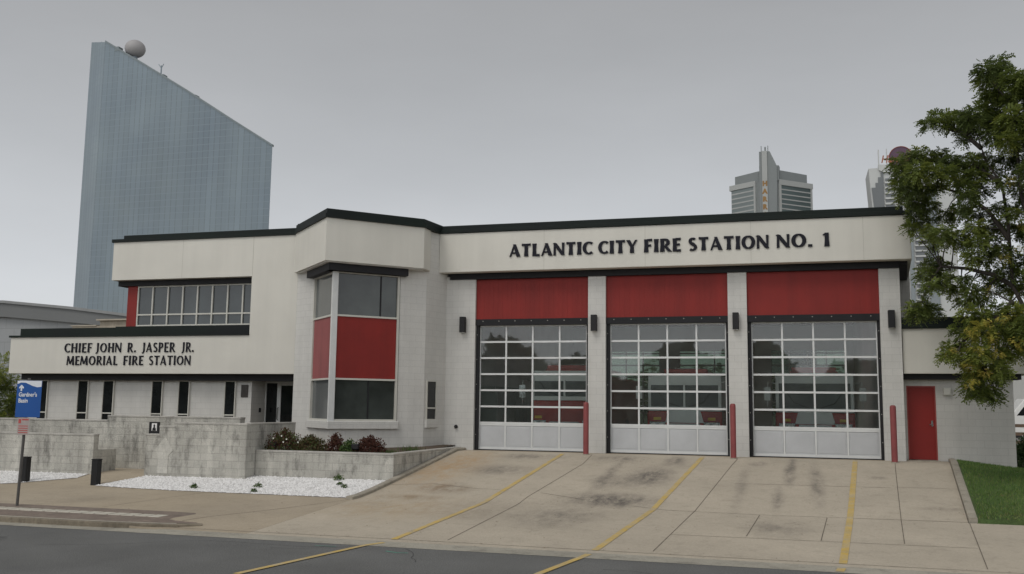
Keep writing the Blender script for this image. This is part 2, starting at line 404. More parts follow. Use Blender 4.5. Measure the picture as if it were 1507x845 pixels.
mb.build('kerb', M('street kerb concrete', (.215, .185, .14), .9, .18, 1.5, .16, 20, bump=.3, grime=.4), kind='structure', smooth=True)
mb = MB(); strip(mb, [(-40, -12.715)] + path[1:-1], .15, .0, lambda x, y: (-1.035 if x < -3 else -1.035-(x+3)*.035)+.003); mb.build('kerb_top', m_kerb, kind='structure')
# paver band with its pale row
mb = MB(); xs = rng(-30, -4, 20) + [-3.2]
vs = []
for x in xs: vs += [(x, -12.55, ground(x, -12.2)+.005), (x, -10.95, ground(x, -10.95)+.006)]
vs += [(-1.9, -11.95, ground(-1.9, -11.95)+.006), (-2.6, -11.0, ground(-2.6, -11)+.006)]
mb.add(vs, [(2*i, 2*i+2, 2*i+3, 2*i+1) for i in range(len(vs)//2-1)])
mb.build('paver_band', m_paver, kind='structure')
mb = MB(); x = -26
while x < -3.0:
    s = random.uniform(-.01, .01)
    z = ground(x, -11.5)+.006
    mb.box(x, x+.29, -11.80+s, -11.36+s, z-.03, z+.006); x += .33
mb.build('pale_paver_row', m_paver2, kind='structure', bevel=.01)
# kerbs beside the drive
mb = MB()
def kerbrun(mb, pts, w, h, foot=.3):
    vs = []
    for i, (x, y, z) in enumerate(pts):
        for o, zz in ((w, z-foot), (w, z+h-.02), (w-.03, z+h), (.03, z+h), (0, z+h-.02), (0, z-foot)):
            vs.append((x+o, y, zz))
    n = 6
    mb.add(vs, [(i*n+k, i*n+k+1, (i+1)*n+k+1, (i+1)*n+k) for i in range(len(pts)-1) for k in range(n-1)] + [tuple(range(n-1, -1, -1)), tuple(range((len(pts)-1)*n, len(pts)*n))])
kerbrun(mb, [(-.41-(max(0, -6.8-y))*.10, y, interp(y, DR)) for y in (-7.95, -7.6, -7, -6, -4, -2, -.8, -.02)], .18, .085, .5)
mb.build('kerb', m_kerb, kind='structure', smooth=True)
mb = MB(); kerbrun(mb, [(RX(y)+.012, y, interp(y, DR)) for y in (-7.55, -6, -4, -2, -.8, .38)], .17, .1, .5)
mb.build('kerb', m_kerb, kind='structure', smooth=True)
# lawn at the right
GR = lambda x, y: interp(y, DR) + (.07 if y > -7.5 else -.02) - .0*(x-14) - max(0, y+3)*max(0, x-14)*.045
xs = [lambda y: RX(y)+.17, 14.5, 15, 16, 17, 19, 24, 40]
sheet(xs, [-7.57, -7.49] + rng(-7.0, .46, 9), GR, 'lawn_soil', m_turf, kind='structure')
sheet([16.0, 18, 24, 40], [.4, 2, 6, 12, 20], lambda x, y: GR(x, .46)-.0 - (y-.4)*.01, 'lawn_soil', m_turf, kind='structure')
m_grass = leaf_mat('grass blades', [(0, (.075, .145, .032)), (.5, (.115, .20, .05)), (.85, (.19, .24, .07)), (1, (.30, .25, .12))], .6, .25)
mb = MB()
for _ in range(26000):
    y = random.uniform(-7.5, .4); x = random.uniform(RX(y)+.22, 18.5)
    z = GR(x, y); h = random.uniform(.03, .075); a = random.uniform(0, 2*pi); w = random.uniform(.006, .014)
    lx, ly = random.gauss(0, .02), random.gauss(0, .02); c = random.random()
    patch = .5+.5*sin(x*1.7+sin(y*2.1)*1.3)*cos(y*1.3)
    mb.add([(x-w*cos(a), y-w*sin(a), z-.01), (x+w*cos(a), y+w*sin(a), z-.01), (x+lx, y+ly, z+h)], [(0, 1, 2)], (min(1, c*.7+patch*.3), 0, 0))
mb.build('grass', m_grass, kind='stuff')['category'] = 'grass'
bpy.data.objects['grass']['label'] = 'short mown green grass covering the lawn beside the red side door'

# white gravel beds
def in_poly(x, y, poly):
    r = False; j = len(poly)-1
    for i in range(len(poly)):
        xi, yi = poly[i]; xj, yj = poly[j]
        if (yi > y) != (yj > y) and x < (xj-xi)*(y-yi)/(yj-yi)+xi: r = not r
        j = i
    return r
gb = [[(-8.15, -7.5), (-5.6, -7.74), (-.52, -7.74), (-.43, -6.9), (-.43, -5.4), (-4.65, -5.3), (-4.7, -5.85), (-7.7, -5.95)],
      [(-30, -8.2), (-13, -7.95), (-10.9, -7.8), (-9.5, -6.6), (-9.6, -6.0), (-30, -6.0)]]
lz = lambda x, y: interp(y, LF)
for i, poly in enumerate(gb):
    mb = MB(); mb.add([(x, y, lz(x, y)+.014) for x, y in poly], [tuple(range(len(poly)))])
    # follow the slope: cut into bands
    bm = bmesh.new(); vs = [bm.verts.new((x, y, 0)) for x, y in poly]; bm.faces.new(vs)
    for yy in (-7.6, -7, -6.4, -5.9, -5.4):
        bmesh.ops.bisect_plane(bm, geom=bm.verts[:]+bm.edges[:]+bm.faces[:], plane_co=(0, yy, 0), plane_no=(0, 1, 0))
    mb = MB(); mb.add([(v.co.x, v.co.y, lz(v.co.x, v.co.y)+.012) for v in bm.verts], [])
    bm.verts.index_update(); mb.f = [tuple(v.index for v in f.verts) for f in bm.faces]; bm.free()
    mb.build('gravel_bed', m_gravelbed, kind='structure')
mb = MB()
def pebble(mb, x, y, z, r):
    a0 = random.uniform(0, pi); vs = []
    for k in range(5):
        a = a0+2*pi*k/5; rr = r*random.uniform(.7, 1.2); vs.append((x+rr*cos(a), y+rr*sin(a), z))
    vs.append((x+random.uniform(-r, r)*.3, y+random.uniform(-r, r)*.3, z+r*random.uniform(.6, 1.1)))
    mb.add(vs, [(k, (k+1) % 5, 5) for k in range(5)])
for i, (poly, N, x0, x1) in enumerate(((gb[0], 7500, -8.2, -.4), (gb[1], 3600, -15, -9.4))):
    c = 0
    while c < N:
        x = random.uniform(x0, x1); y = random.uniform(-8.2, -5.3)
        c += 1
        if in_poly(x, y, poly): pebble(mb, x, y, lz(x, y)+.008, random.uniform(.015, .036))
g = mb.build('gravel', m_stone, kind='stuff'); tag(g, 'white crushed marble gravel in front of the grey block walls', 'gravel')

# grit and leaf scraps on the concrete
m_lit = leaf_mat('leaf scraps', [(0, (.05, .035, .02)), (.6, (.10, .07, .035)), (.9, (.16, .12, .05)), (1, (.55, .52, .45))], .8, .0)
mb = MB()
def scrap(x, y, r):
    a = random.uniform(0, pi); z = ground(x, y)+.012; c = random.random()
    mb.add([(x+r*cos(a), y+r*sin(a), z), (x+r*.5*cos(a+1.6), y+r*.5*sin(a+1.6), z+r*.15), (x-r*cos(a), y-r*sin(a), z+.003), (x-r*.5*cos(a+1.6), y-r*.5*sin(a+1.6), z)], [(0, 1, 2, 3)], (c, 0, 0))
for (cx, cy, sx, sy, n) in ((5.2, -8.6, .9, 1.5, 260), (5.6, -3.2, .5, 1.6, 200), (9.6, -8.8, .9, 1.0, 140), (10.3, -3, .25, 2, 70), (13.3, -6.3, .4, .6, 60), (.6, -6, .8, 2, 110), (7, -6, 5, 4, 160), (-4, -9.5, 4, 1.0, 40), (14.5, -8.3, 1.5, .4, 40), (3, -12.3, 6, .1, 90)):
    for _ in range(n):
        x, y = random.gauss(cx, sx), random.gauss(cy, sy)
        if -12.6 < y < -1 and (x > -.2 or y < -8.2): scrap(x, y, random.uniform(.008, .026))
o = mb.build('leaf_litter', m_lit, kind='stuff'); tag(o, 'dark grit and dry leaf scraps scattered over the driveway', 'litter')
mb = MB()
for _ in range(90):
    x, y = random.uniform(14, 18), random.uniform(-7.3, -.5)
    r = random.uniform(.02, .05); a = random.uniform(0, pi); z = GR(x, y)+.07
    mb.add([(x+r*cos(a), y+r*sin(a), z), (x+r*.6*cos(a+1.6), y+r*.6*sin(a+1.6), z+.01), (x-r*cos(a), y-r*sin(a), z), (x-r*.6*cos(a+1.6), y-r*.6*sin(a+1.6), z)], [(0, 1, 2, 3)], (random.uniform(.6, 1), 0, 0))
o = mb.build('fallen_leaves', m_lit, kind='stuff'); tag(o, 'pale fallen leaves lying on the lawn', 'leaves')
# cracks and a repair patch in the asphalt
mb = MB(); rzz = lambda x, y: ROAD_Z+.004
def crack(x, y, a, L, w):
    pts = [(x, y)]
    for _ in range(int(L/.25)):
        a += random.gauss(0, .22); x += .25*cos(a); y += .25*sin(a); pts.append((x, y))
    pts = [p for p in pts if p[1] < -13.3]
    if len(pts) > 3: strip(mb, pts, w, .004, rzz)
for (x, y, a, L) in ((-9, -14.3, .05, 9), (-3, -15.2, .2, 6), (1, -14.0, -.1, 5), (4, -14.6, 2.2, 2), (-7, -16, .5, 4), (7, -14.2, .0, 6)): crack(x, y, a, L, .012)
mb.build('road_cracks', M('tar crack', (.045, .045, .045), .8), kind='structure')
mb = MB(); strip(mb, [(3.05, -13.65), (3.3, -13.75), (3.5, -13.72)], .05, .005, rzz); strip(mb, [(1.6, -13.5), (2.0, -13.45)], .03, .005, rzz); mb.build('utility_paint', M('teal survey paint', (.10, .28, .22), .7, .2, 8), kind='structure')
mb = MB(); mb.add([(-12, -16.5, rzz(0, 0)+.004), (-4.6, -16.5, rzz(0, 0)+.004), (-4.2, -14.55, rzz(0, 0)+.004), (-12, -14.35, rzz(0, 0)+.004)], [(0, 1, 2, 3)])
mb.build('asphalt_patch', M('asphalt patch', (.095, .097, .096), .85, .12, .9, .25, 55, bump=.5), kind='structure')
# ================================================================== the fire station
st = empty('fire_station', (4, 0, 0), 'cream and red fire station with three glazed engine doors and an angled corner bay', 'fire station')
ZF0, ZF1, ZC1, ZC2 = 5.69, 6.97, 7.09, 7.23
F = Fr((0, 0), (1, 0))             # main front, y = 0, u = x
def part(name, mat, fn, parent=None, **k):
    mb = MB(); fn(mb); return mb.build(name, mat, parent or st, **k)

# --- main hall shell
for a, b in ((-1.0, 0), (3.734, 4.292), (8.026, 8.584), (12.318, 12.88)):
    part('pilaster', m_cmu, lambda mb: F.box(mb, a, b, -1.0, 5.6, -.35, 0))
def shell(mb):
    mb.box(-1.25, -.9, .36, 18, -.6, 6.9); mb.box(12.6, 12.86, .36, 3.7, -.6, 5.60)
    mb.box(12.605, 13.54, 3.7, 18, -.6, 6.9)
    for x in (3.95, ): pass
    mb.box(-.9, 12.6, .36, .5, 5.62, 6.9)
part('side_wall', m_cmu2, shell)
def roof(mb):
    # unseen roof openings, added to let daylight onto the engines
    for a, b in ((-.9, .8), (2.9, 5.2), (7.1, 9.4), (11.5, 12.6)): mb.box(a, b, .5, 18, 5.4, 5.6)
    for a, b in ((.8, 2.9), (5.2, 7.1), (9.4, 11.5)): mb.box(a, b, .5, .8, 5.401, 5.599); mb.box(a, b, 13, 18, 5.401, 5.599)
    for a, b in ((-1.2, .3), (3.4, 4.7), (7.6, 8.9), (12.0, 12.9)): mb.box(a, b, -.3, 18.3, 6.9, 7.0)
    for a, b in ((.3, 3.4), (4.7, 7.6), (8.9, 12.0)): mb.box(a, b, -.3, .6, 6.901, 6.999); mb.box(a, b, 13, 18.3, 6.901, 6.999)
part('roof', m_intdark, roof)
for a, b in ((.3, 3.4), (4.7, 7.6), (8.9, 12.0)): part('added_skylight', m_sky_glass, lambda mb: mb.box(a-.1, b+.1, .55, 13.1, 7.02, 7.04))  # panes over the added openings, out of the camera's view
part('floor_slab', m_walk, lambda mb: mb.box(-.9, 12.6, -.22, 18, -.3, .004))
part('inner_wall', m_int, lambda mb: mb.box(-.9, -.8, .5, 18, 0, 5.4)); part('inner_wall', m_int, lambda mb: mb.box(12.5, 12.6, .5, 18, 0, 5.4))
def rear(mb):
    for a, b in ((-.8, .2), (3.534, 4.492), (7.826, 8.784), (12.118, 12.5)): mb.box(a, b, 17.8, 18, 0, 5.4)
    mb.box(-.79, 12.49, 17.805, 17.995, 4.2, 5.4)
part('rear_wall', m_int, rear)

def fascia_box(mb, pts, back=.5):
    pass
def fas(mb):
    mb.prism([(-1.12, -.45), (13.18, -.45), (13.50, 3.6), (13.0, 3.6), (12.9, -.1), (-1.02, -.1)], ZF0, ZF1)
part('fascia', m_cream, fas, bevel=.012)
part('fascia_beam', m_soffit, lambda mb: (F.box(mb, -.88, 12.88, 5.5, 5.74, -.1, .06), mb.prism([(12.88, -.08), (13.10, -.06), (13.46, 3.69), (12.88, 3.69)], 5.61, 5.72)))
def cope(mb):
    mb.prism([(-1.16, -.50), (13.24, -.50), (13.56, 3.65), (-1.1, 3.65)], ZF1, ZC1)
part('coping', m_coping, cope, bevel=.01)
part('upper_coping', m_coping, lambda mb: mb.prism([(-1.16, -.42), (13.0, -.42), (13.3, 3.6), (-1.0, 3.6)], ZC1-.002, ZC2), bevel=.01)
# faint stucco control joints
def fj(mb):
    for x in (2.4, 5.6, 8.75, 11.9): F.box(mb, x, x+.012, ZF0+.01, ZF1-.01, .44, .4515)
part('control_joint', M('stucco joint', (.43, .415, .36), .8, .02), fj)

# --- red header panels
for i in range(3):
    x = i*4.292
    def pn(mb):
        F.box(mb, x, x+3.734, 4.2, 5.5, -.30, -.10)
        n = 24
        for k in range(n): F.box(mb, x+.02+k*3.70/n, x+.02+k*3.70/n+.10, 4.2, 5.5, -.12, -.096)
    part('red_panel', m_red, pn)

# --- glazed overhead doors
def garage_door(x):
    o0, o1 = -.30, -.22; W_ = 3.734
    def seal(mb):
        F.box(mb, x+.002, x+.11, 0, 4.0, -.33, -.12); F.box(mb, x+W_-.07, x+W_-.002, 0, 4.0, -.33, -.12)
        F.box(mb, x+.002, x+W_-.002, 4.0, 4.198, -.33, -.07)
    d = part('garage_door', m_white, lambda mb: None or grid(mb))
    mb = MB(); seal(mb); mb.build('weather_seal', m_rubber, d)
    mb = MB()
    for k in range(7):
        u = x+.25+k*.54; mb.tube([F.P(u, 4.13, -.07), F.P(u, 4.13, -.05)], .012, 8)
    for z in (.5, 1.3, 2.1, 2.9, 3.7):
        for u in (x+.04, x+W_-.035): mb.tube([F.P(u, z, -.12), F.P(u, z, -.105)], .011, 8)
    mb.build('bolt', m_alu, d)
    mb = MB(); F.box(mb, x+.12, x+W_-.08, .88, 3.99, -.266, -.260); mb.build('glazing', m_glass, d)
    cw = (W_-.19)/4
    for c in range(4):
        mb = MB(); u = x+.11+c*cw
        F.box(mb, u+.03, u+cw-.03, .10, .80, -.275, -.238)
        for k in range(1): F.box(mb, u+.07, u+cw-.07, .15, .75, -.245, -.232)
        mb.build('solid_panel', m_panel, d, bevel=.008)
    mb = MB(); F.box(mb, x+.11, x+W_-.07, .0, .035, -.31, -.20); mb.build('bottom_seal', m_rubber, d)
    return d
def grid(mb):
    x = GX; W_ = 3.734; cw = (W_-.19)/4
    us = [x+.11+c*cw for c in range(5)]
    zs = [.88+.5183*k for k in range(7)]
    for k, u in enumerate(us):
        w = .03 if k in (0, 4) else .026
        F.box(mb, u-w if k else u, u+w if k < 4 else u, .035, 3.99, -.29, -.226)
    for k, z in enumerate(zs): F.box(mb, us[0], us[4], z-.032, z+.026, -.285, -.220)
    F.box(mb, us[0], us[4], .036, .11, -.288, -.222); F.box(mb, us[0], us[4], .79, .87, -.284, -.224)
for i in range(3):
    GX = i*4.292; garage_door(GX)
    # rear doors
    x = i*4.292+.2
    def rg(mb):
        for k in range(5): mb.box(x+k*.8335-.03, x+k*.8335+.03, 17.86, 17.92, 0, 4.2)
        for k in range(8): mb.box(x, x+3.33, 17.865, 17.915, k*.58, k*.58+.07)
        mb.box(x, x+3.33, 17.87, 17.91, 0, .6)
    rdf = part('rear_door_frame', m_alu, rg)
    mb = MB(); mb.box(x, x+3.33, 17.88, 17.885, .6, 4.2); mb.build('glazing', m_glass2, rdf)

# --- wall lights
for u in (-.385, 3.935+.01, 8.26, 12.615):
    def wl(mb):
        F.box(mb, u-.09, u+.09, 3.76, 4.27, .03, .20)
        F.box(mb, u-.05, u+.05, 3.85, 4.18, -.01, .04)
    d = part('wall_light', m_black, wl, bevel=.01)
    mb = MB(); F.box(mb, u-.07, u+.07, 3.752, 3.762, .05, .18); mb.build('lens', m_lens, d)
part('hose_bib', m_black, lambda mb: (mb.tube([F.P(-.58, .74, -.01), F.P(-.58, .74, .06)], .055, 12), mb.tube([F.P(-.58, .74, .05), F.P(-.58, .70, .10)], .03, 10)))

# --- corner bay set at 45 degrees
P0, PA, PB = (-3.45, -3.85), (-5.78, -1.52), (-1.2, -1.60)
FA, FB = Fr(PA, P0), Fr(P0, PB)
def bayf(mb):
    mb.prism([PA, P0, PB, (-1.2, -1.02), (-1.31, -.9), (-3.45, -3.1), (-5.2, -1.3), (-5.78, -1.3)], ZF0-.02, ZF1)
part('bay_fascia', m_cream, bayf)
def bayw(mb):
    # inner planes are .45 behind the fascia
    mb.prism([(-1.3, -1.06), (-.998, 0.001), (-.998, .3), (-1.6, .3), (-1.93, -1.69)], -.9, ZF1-.001)
    mb.prism([(-5.74, -1.36), (-5.3, -1.62), (-4.90, -1.76), (-4.5, -1.36), (-5.74, .4)], -.9, ZF0)
    mb.prism([(-4.90, -1.76), (-3.45, -3.21), (-1.93, -1.69), (-2.3, -1.1), (-3.45, -2.4), (-4.5, -1.36)], -.9, .66)
part('bay_wall', m_cmu, bayw)
part('bay_core', m_intdark, lambda mb: mb.prism([(-4.9, -1.4), (-3.45, -2.9), (-1.95, -1.4), (-1.7, .2), (-6, .2)], .7, 6.9))
s7 = .70711; off = .45
iA = Fr((-4.90, -1.76), (-3.45, -3.21)); iB = Fr((-3.45, -3.21), (-1.93, -1.69))
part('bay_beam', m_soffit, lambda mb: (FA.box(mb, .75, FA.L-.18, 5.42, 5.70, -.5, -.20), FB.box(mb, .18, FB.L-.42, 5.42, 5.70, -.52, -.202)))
part('bay_soffit', m_cmu, lambda mb: mb.prism([(-5.7, -1.5), (-3.45, -3.75), (-1.3, -1.6), (-1.35, -1.1), (-3.45, -3.0), (-5.3, -1.2)], ZF0-.05, ZF0-.022))
LA, LB = iA.L, iB.L
def baywin(fr, L, mat, z0, z1, split=None):
    def frm(mb):
        fr.box(mb, .02, .09, z0, z1, -.10, .02); fr.box(mb, L-.09, L-.02, z0, z1, -.10, .02)
        fr.box(mb, .09, L-.09, z0, z0+.055, -.10, .018); fr.box(mb, .09, L-.09, z1-.055, z1, -.10, .018)
    w = part('window', m_alu, frm)
    mb = MB(); fr.box(mb, .05, L-.05, z0+.02, z1-.02, -.09, -.05); mb.build('glass', mat, w)
    if split:
        mb = MB()
        for u in split: fr.box(mb, u, u+.04, z0+.03, z1-.03, -.052, -.03)
        mb.build('mullion', m_soffit, w)
for fr, L, g_, rd in ((iA, LA-.06, m_win_side, m_redpale), (iB, LB, m_win_bay, m_red)):
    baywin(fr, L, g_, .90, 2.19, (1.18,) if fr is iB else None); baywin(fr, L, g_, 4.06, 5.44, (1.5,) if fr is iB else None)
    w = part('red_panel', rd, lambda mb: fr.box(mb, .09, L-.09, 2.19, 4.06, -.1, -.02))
for fr, L in ((iA, LA-.06), (iB, LB)):
    part('bay_jamb', m_alu, lambda mb: fr.box(mb, L-.088 if fr is iB else .022, L-.022 if fr is iB else .088, .905, 5.435, -.12, .024))
part('corner_post', m_white, lambda mb: mb.prism([(-3.56, -3.16), (-3.45, -3.30), (-3.34, -3.16), (-3.45, -2.9)], .90, 5.45))
# vertical blinds seen behind the lower bay window are faint; the sill runs round the corner
part('sill', m_cmu, lambda mb: mb.prism([(-5.01, -1.79), (-3.45, -3.35), (-1.84, -1.74), (-1.98, -1.60), (-3.45, -3.07), (-4.87, -1.65)], .66, .90), bevel=.015)
def cope_bay(z0, z1, d):
    def f(mb):
        k = d*1.414
        mb.prism([(-5.78-d*.4, -1.52-d), (-3.45, -3.85-k), (-1.2+d*1.2, -1.60-d*.3), (-1.05, -.3), (-5.78, -.3)], z0, z1)
    return f
part('bay_coping', m_coping, cope_bay(ZF1, ZC1, .06)); part('bay_upper_coping', m_coping, cope_bay(ZC1-.002, ZC2+.02, .0))
part('parapet_corner', m_coping, lambda mb: mb.box(-5.85, -5.45, -1.3, -.9, ZC2-.05, ZC2+.12))

# narrow window in the bay's return wall
FC = Fr((-1.3+.03, -1.06-.008), (-1.0+.03, -.008))     # faces +x
def nw(fr, u0, u1, z0, z1, zm, sill=False, rec=.05, glass=None, name='window'):
    def frm(mb):
        t = .035
        fr.box(mb, u0, u0+t, z0, z1, -.1, .012); fr.box(mb, u1-t, u1, z0, z1, -.1, .012)
        fr.box(mb, u0+t, u1-t, z0, z0+t, -.1, .01); fr.box(mb, u0+t, u1-t, z1-t, z1, -.1, .01)
        if zm: fr.box(mb, u0+t, u1-t, zm-.02, zm+.02, -.1, .008)
    w = part(name, m_alu, frm)
    mb = MB(); fr.box(mb, u0+.01, u1-.01, z0+.01, z1-.01, -.09, -.02); mb.build('glass', glass or m_win_dark, w)
    if sill:
        mb = MB(); fr.box(mb, u0-.04, u1+.04, z0-.24, z0-.002, -.1, .05); mb.build('sill', m_cmu, w, bevel=.01)
nw(FC, .10, .62, .94, 2.19, 1.32, True)

# --- left wing, upper storey
YW = -1.35
FL = Fr((-20, YW), (-5.7, YW)); ux = lambda x: x+20
def lw(mb):
    FL.box(mb, ux(-13.04), ux(-7.46), 5.63, ZF1, -.6, 0)
    FL.box(mb, ux(-7.46), ux(-5.72), 2.37, ZF1, -.6, 0)
part('upper_fascia', m_cream, lw)
part('joint_line', M('stucco joint', (.40, .385, .33), .8, .02), lambda mb: (FL.box(mb, ux(-7.455), ux(-7.44), 5.64, ZF1-.01, -.05, .0015), FL.box(mb, ux(-10.2), ux(-10.19), 5.64, ZF1-.01, -.05, .0015), FL.box(mb, ux(-5.75), ux(-5.72), 2.38, ZF1-.01, -.02, .0015)))
part('coping', m_coping, lambda mb: mb.box(-13.1, -5.6, YW-.05, YW+6, ZF1, ZC1-.01))
part('upper_coping', m_coping, lambda mb: mb.box(-12.66, -5.6, YW+.02, YW+6, ZC1-.012, ZC2-.02))
part('wing_roof', m_intdark, lambda mb: mb.box(-12.7, -5.6, -.9, 6, 6.6, 6.96))
YU = -.95
FU = Fr((-20, YU), (-5.7, YU))
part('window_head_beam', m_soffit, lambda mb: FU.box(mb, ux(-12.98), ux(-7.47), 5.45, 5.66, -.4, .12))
part('red_panel', m_red, lambda mb: FU.box(mb, ux(-12.65), ux(-12.24), 3.93, 5.45, -.3, .0))
part('upper_wall', m_cmu, lambda mb: (mb.box(-12.55, -12.25, YU+.3, 6, 3.6, 5.46), FU.box(mb, ux(-12.24), ux(-5.8), 3.6, 4.03, -.4, -.02)))
def rib(mb):
    xs = [-12.22, -11.62, -11.0, -10.4, -9.81, -9.22, -8.62, -8.03, -7.44]
    for x in xs: FU.box(mb, ux(x)-.025, ux(x)+.025, 4.03, 5.45, -.1, .0)
    for z in (4.03, 4.41, 5.40): FU.box(mb, ux(-12.2), ux(-7.42), z, z+.05, -.1, -.004)
rw = part('ribbon_window', m_alu, rib)
mb = MB()
for i, x in enumerate([-12.22, -11.62, -11.0, -10.4, -9.81, -9.22, -8.62, -8.03]):
    FU.box(mb, ux(x)+.02, ux(x)+.60, 4.05, 5.42, -.09, -.05)
mb.build('glass', m_win_up, rw)
# --- left wing, ground floor
FG = Fr((-20, -.75), (-5.7, -.75))
WN = [(-16.37, -15.93), (-14.65, -14.18), (-13.58, -13.10), (-11.56, -11.10), (-10.48, -10.02), (-8.66, -8.22)]
def gw(mb):
    e = [-16.75] + [v for w in WN for v in w] + [-7.64]
    for a, b in zip(e[0::2], e[1::2]): FG.box(mb, ux(a), ux(b), -.7, 2.15, -.3, 0)
    mb.box(-7.9, -7.64, -.45, .98, -.7, 2.149)
    mb.box(-7.9, -5.8, .20, .5, -.7, 2.148)
part('ground_floor_wall', m_cmu, gw)
for a, b in WN: nw(Fr((-20, -.80), (-5.7, -.80)), ux(a), ux(b), .15, 2.15, 1.0)
part('lower_fascia', m_cream, lambda mb: (FL.box(mb, ux(-17.2), ux(-7.462), 2.37, 3.65, -.6, 0),))
part('lower_coping', m_coping, lambda mb: (mb.box(-17.26, -7.47, YW-.05, YW+.5, 3.65, 3.72),))
part('lower_upper_coping', m_coping, lambda mb: (mb.box(-16.86, -7.47, YW+.06, 1.5, 3.718, 3.97), mb.box(-13.0, -7.47, YW+.3, 1.0, 3.9, 4.025)))
part('lower_roof', m_intdark, lambda mb: mb.box(-16.9, -5.9, -.9, 1.0, 3.2, 3.64))
part('lower_beam', m_soffit, lambda mb: (mb.box(-16.95, -5.76, -1.0, -.5, 2.15, 2.40), mb.box(-7.6, -5.75, -.5, 1.0, 2.17, 2.30)))
part('wing_core', m_intdark, lambda mb: mb.box(-16.6, -8.0, -.42, 6, -.6, 3.19))
# entrance
FE = Fr((-7.64, .15), (-5.8, .15))
def ef(mb):
    FE.box(mb, 0, .04, -.5, 2.16, -.06, .02); FE.box(mb, .46, .60, -.5, 2.16, -.06, .02); FE.box(mb, 1.06, 1.2, -.5, 2.16, -.06, .02); FE.box(mb, .6, 1.06, 2.02, 2.16, -.06, .018); FE.box(mb, .04, .46, 2.1, 2.16, -.06, .018)
ed = part('entrance_door', m_white, ef)
mb = MB(); FE.box(mb, .03, .47, -.4, 2.11, -.04, -.01); FE.box(mb, .59, 1.07, -.4, 2.05, -.04, -.012); mb.build('glass', m_win_dark, ed)
mb = MB(); mb.tube([FE.P(.53, .85, .03), FE.P(.53, .87, .09), FE.P(.53, 1.25, .09), FE.P(.53, 1.27, .03)], .014, 8); mb.build('handle', m_black, ed)
part('wall_plaque', m_bronze, lambda mb: FG.box(mb, ux(-8.03), ux(-7.77), 1.60, 2.02, 0, .03), bevel=.005)
part('door_bell', m_black, lambda mb: mb.box(-7.645, -7.60, -.25, -.17, 1.1, 1.25))

# --- annex at the right
FR = Fr((12.0, .55), (18, .55)); ur = lambda x: x-12
def aw(mb):
    FR.box(mb, ur(12.88), ur(13.0), -.5, 2.33, -.3, 0); FR.box(mb, ur(13.0), ur(13.78), 2.13, 2.33, -.3, 0)
    FR.box(mb, ur(13.78), ur(15.80), -.8, 2.33, -.3, 0); mb.box(15.5, 15.795, .85, 6, -.8, 2.33)
part('annex_wall', m_cmu2, aw)
part('annex_fascia', m_cream, lambda mb: mb.prism([(12.91, .12), (16.3, .12), (16.3, 6), (12.91, 6)], 2.47, 3.75))
part('annex_beam', m_soffit, lambda mb: mb.box(12.91, 15.98, .32, .9, 2.31, 2.48))
part('annex_coping', m_coping, lambda mb: (mb.box(12.9, 16.36, .06, 6, 3.75, 3.90), mb.box(12.9, 16.1, .14, 6, 3.898, 4.08)))
rd = part('side_door', m_reddoor, lambda mb: FR.box(mb, ur(13.03), ur(13.75), .03, 2.09, -.12, -.06), bevel=.004)
mb = MB(); FR.box(mb, ur(13.0), ur(13.035), 0, 2.13, -.14, -.02); FR.box(mb, ur(13.745), ur(13.78), 0, 2.13, -.14, -.02); FR.box(mb, ur(13.035), ur(13.745), 2.09, 2.13, -.14, -.022); mb.build('door_frame', M('door frame red', (.30, .06, .05), .5), rd)
mb = MB(); FR.box(mb, ur(13.64), ur(13.69), .98, 1.14, -.06, -.048); mb.tube([FR.P(ur(13.665), 1.03, -.05), FR.P(ur(13.665), 1.03, -.01), FR.P(ur(13.58), 1.03, -.01)], .011, 8); mb.build('handle', m_chrome, rd)
part('vent_box', m_alu, lambda mb: (FR.box(mb, ur(13.98), ur(14.18), 1.86, 2.08, 0, .10), FR.box(mb, ur(14.0), ur(14.16), 1.88, 2.06, .1, .112)), bevel=.01)
part('threshold', m_kerb, lambda mb: mb.box(12.9, 13.8, .18, .56, -.1, .02))

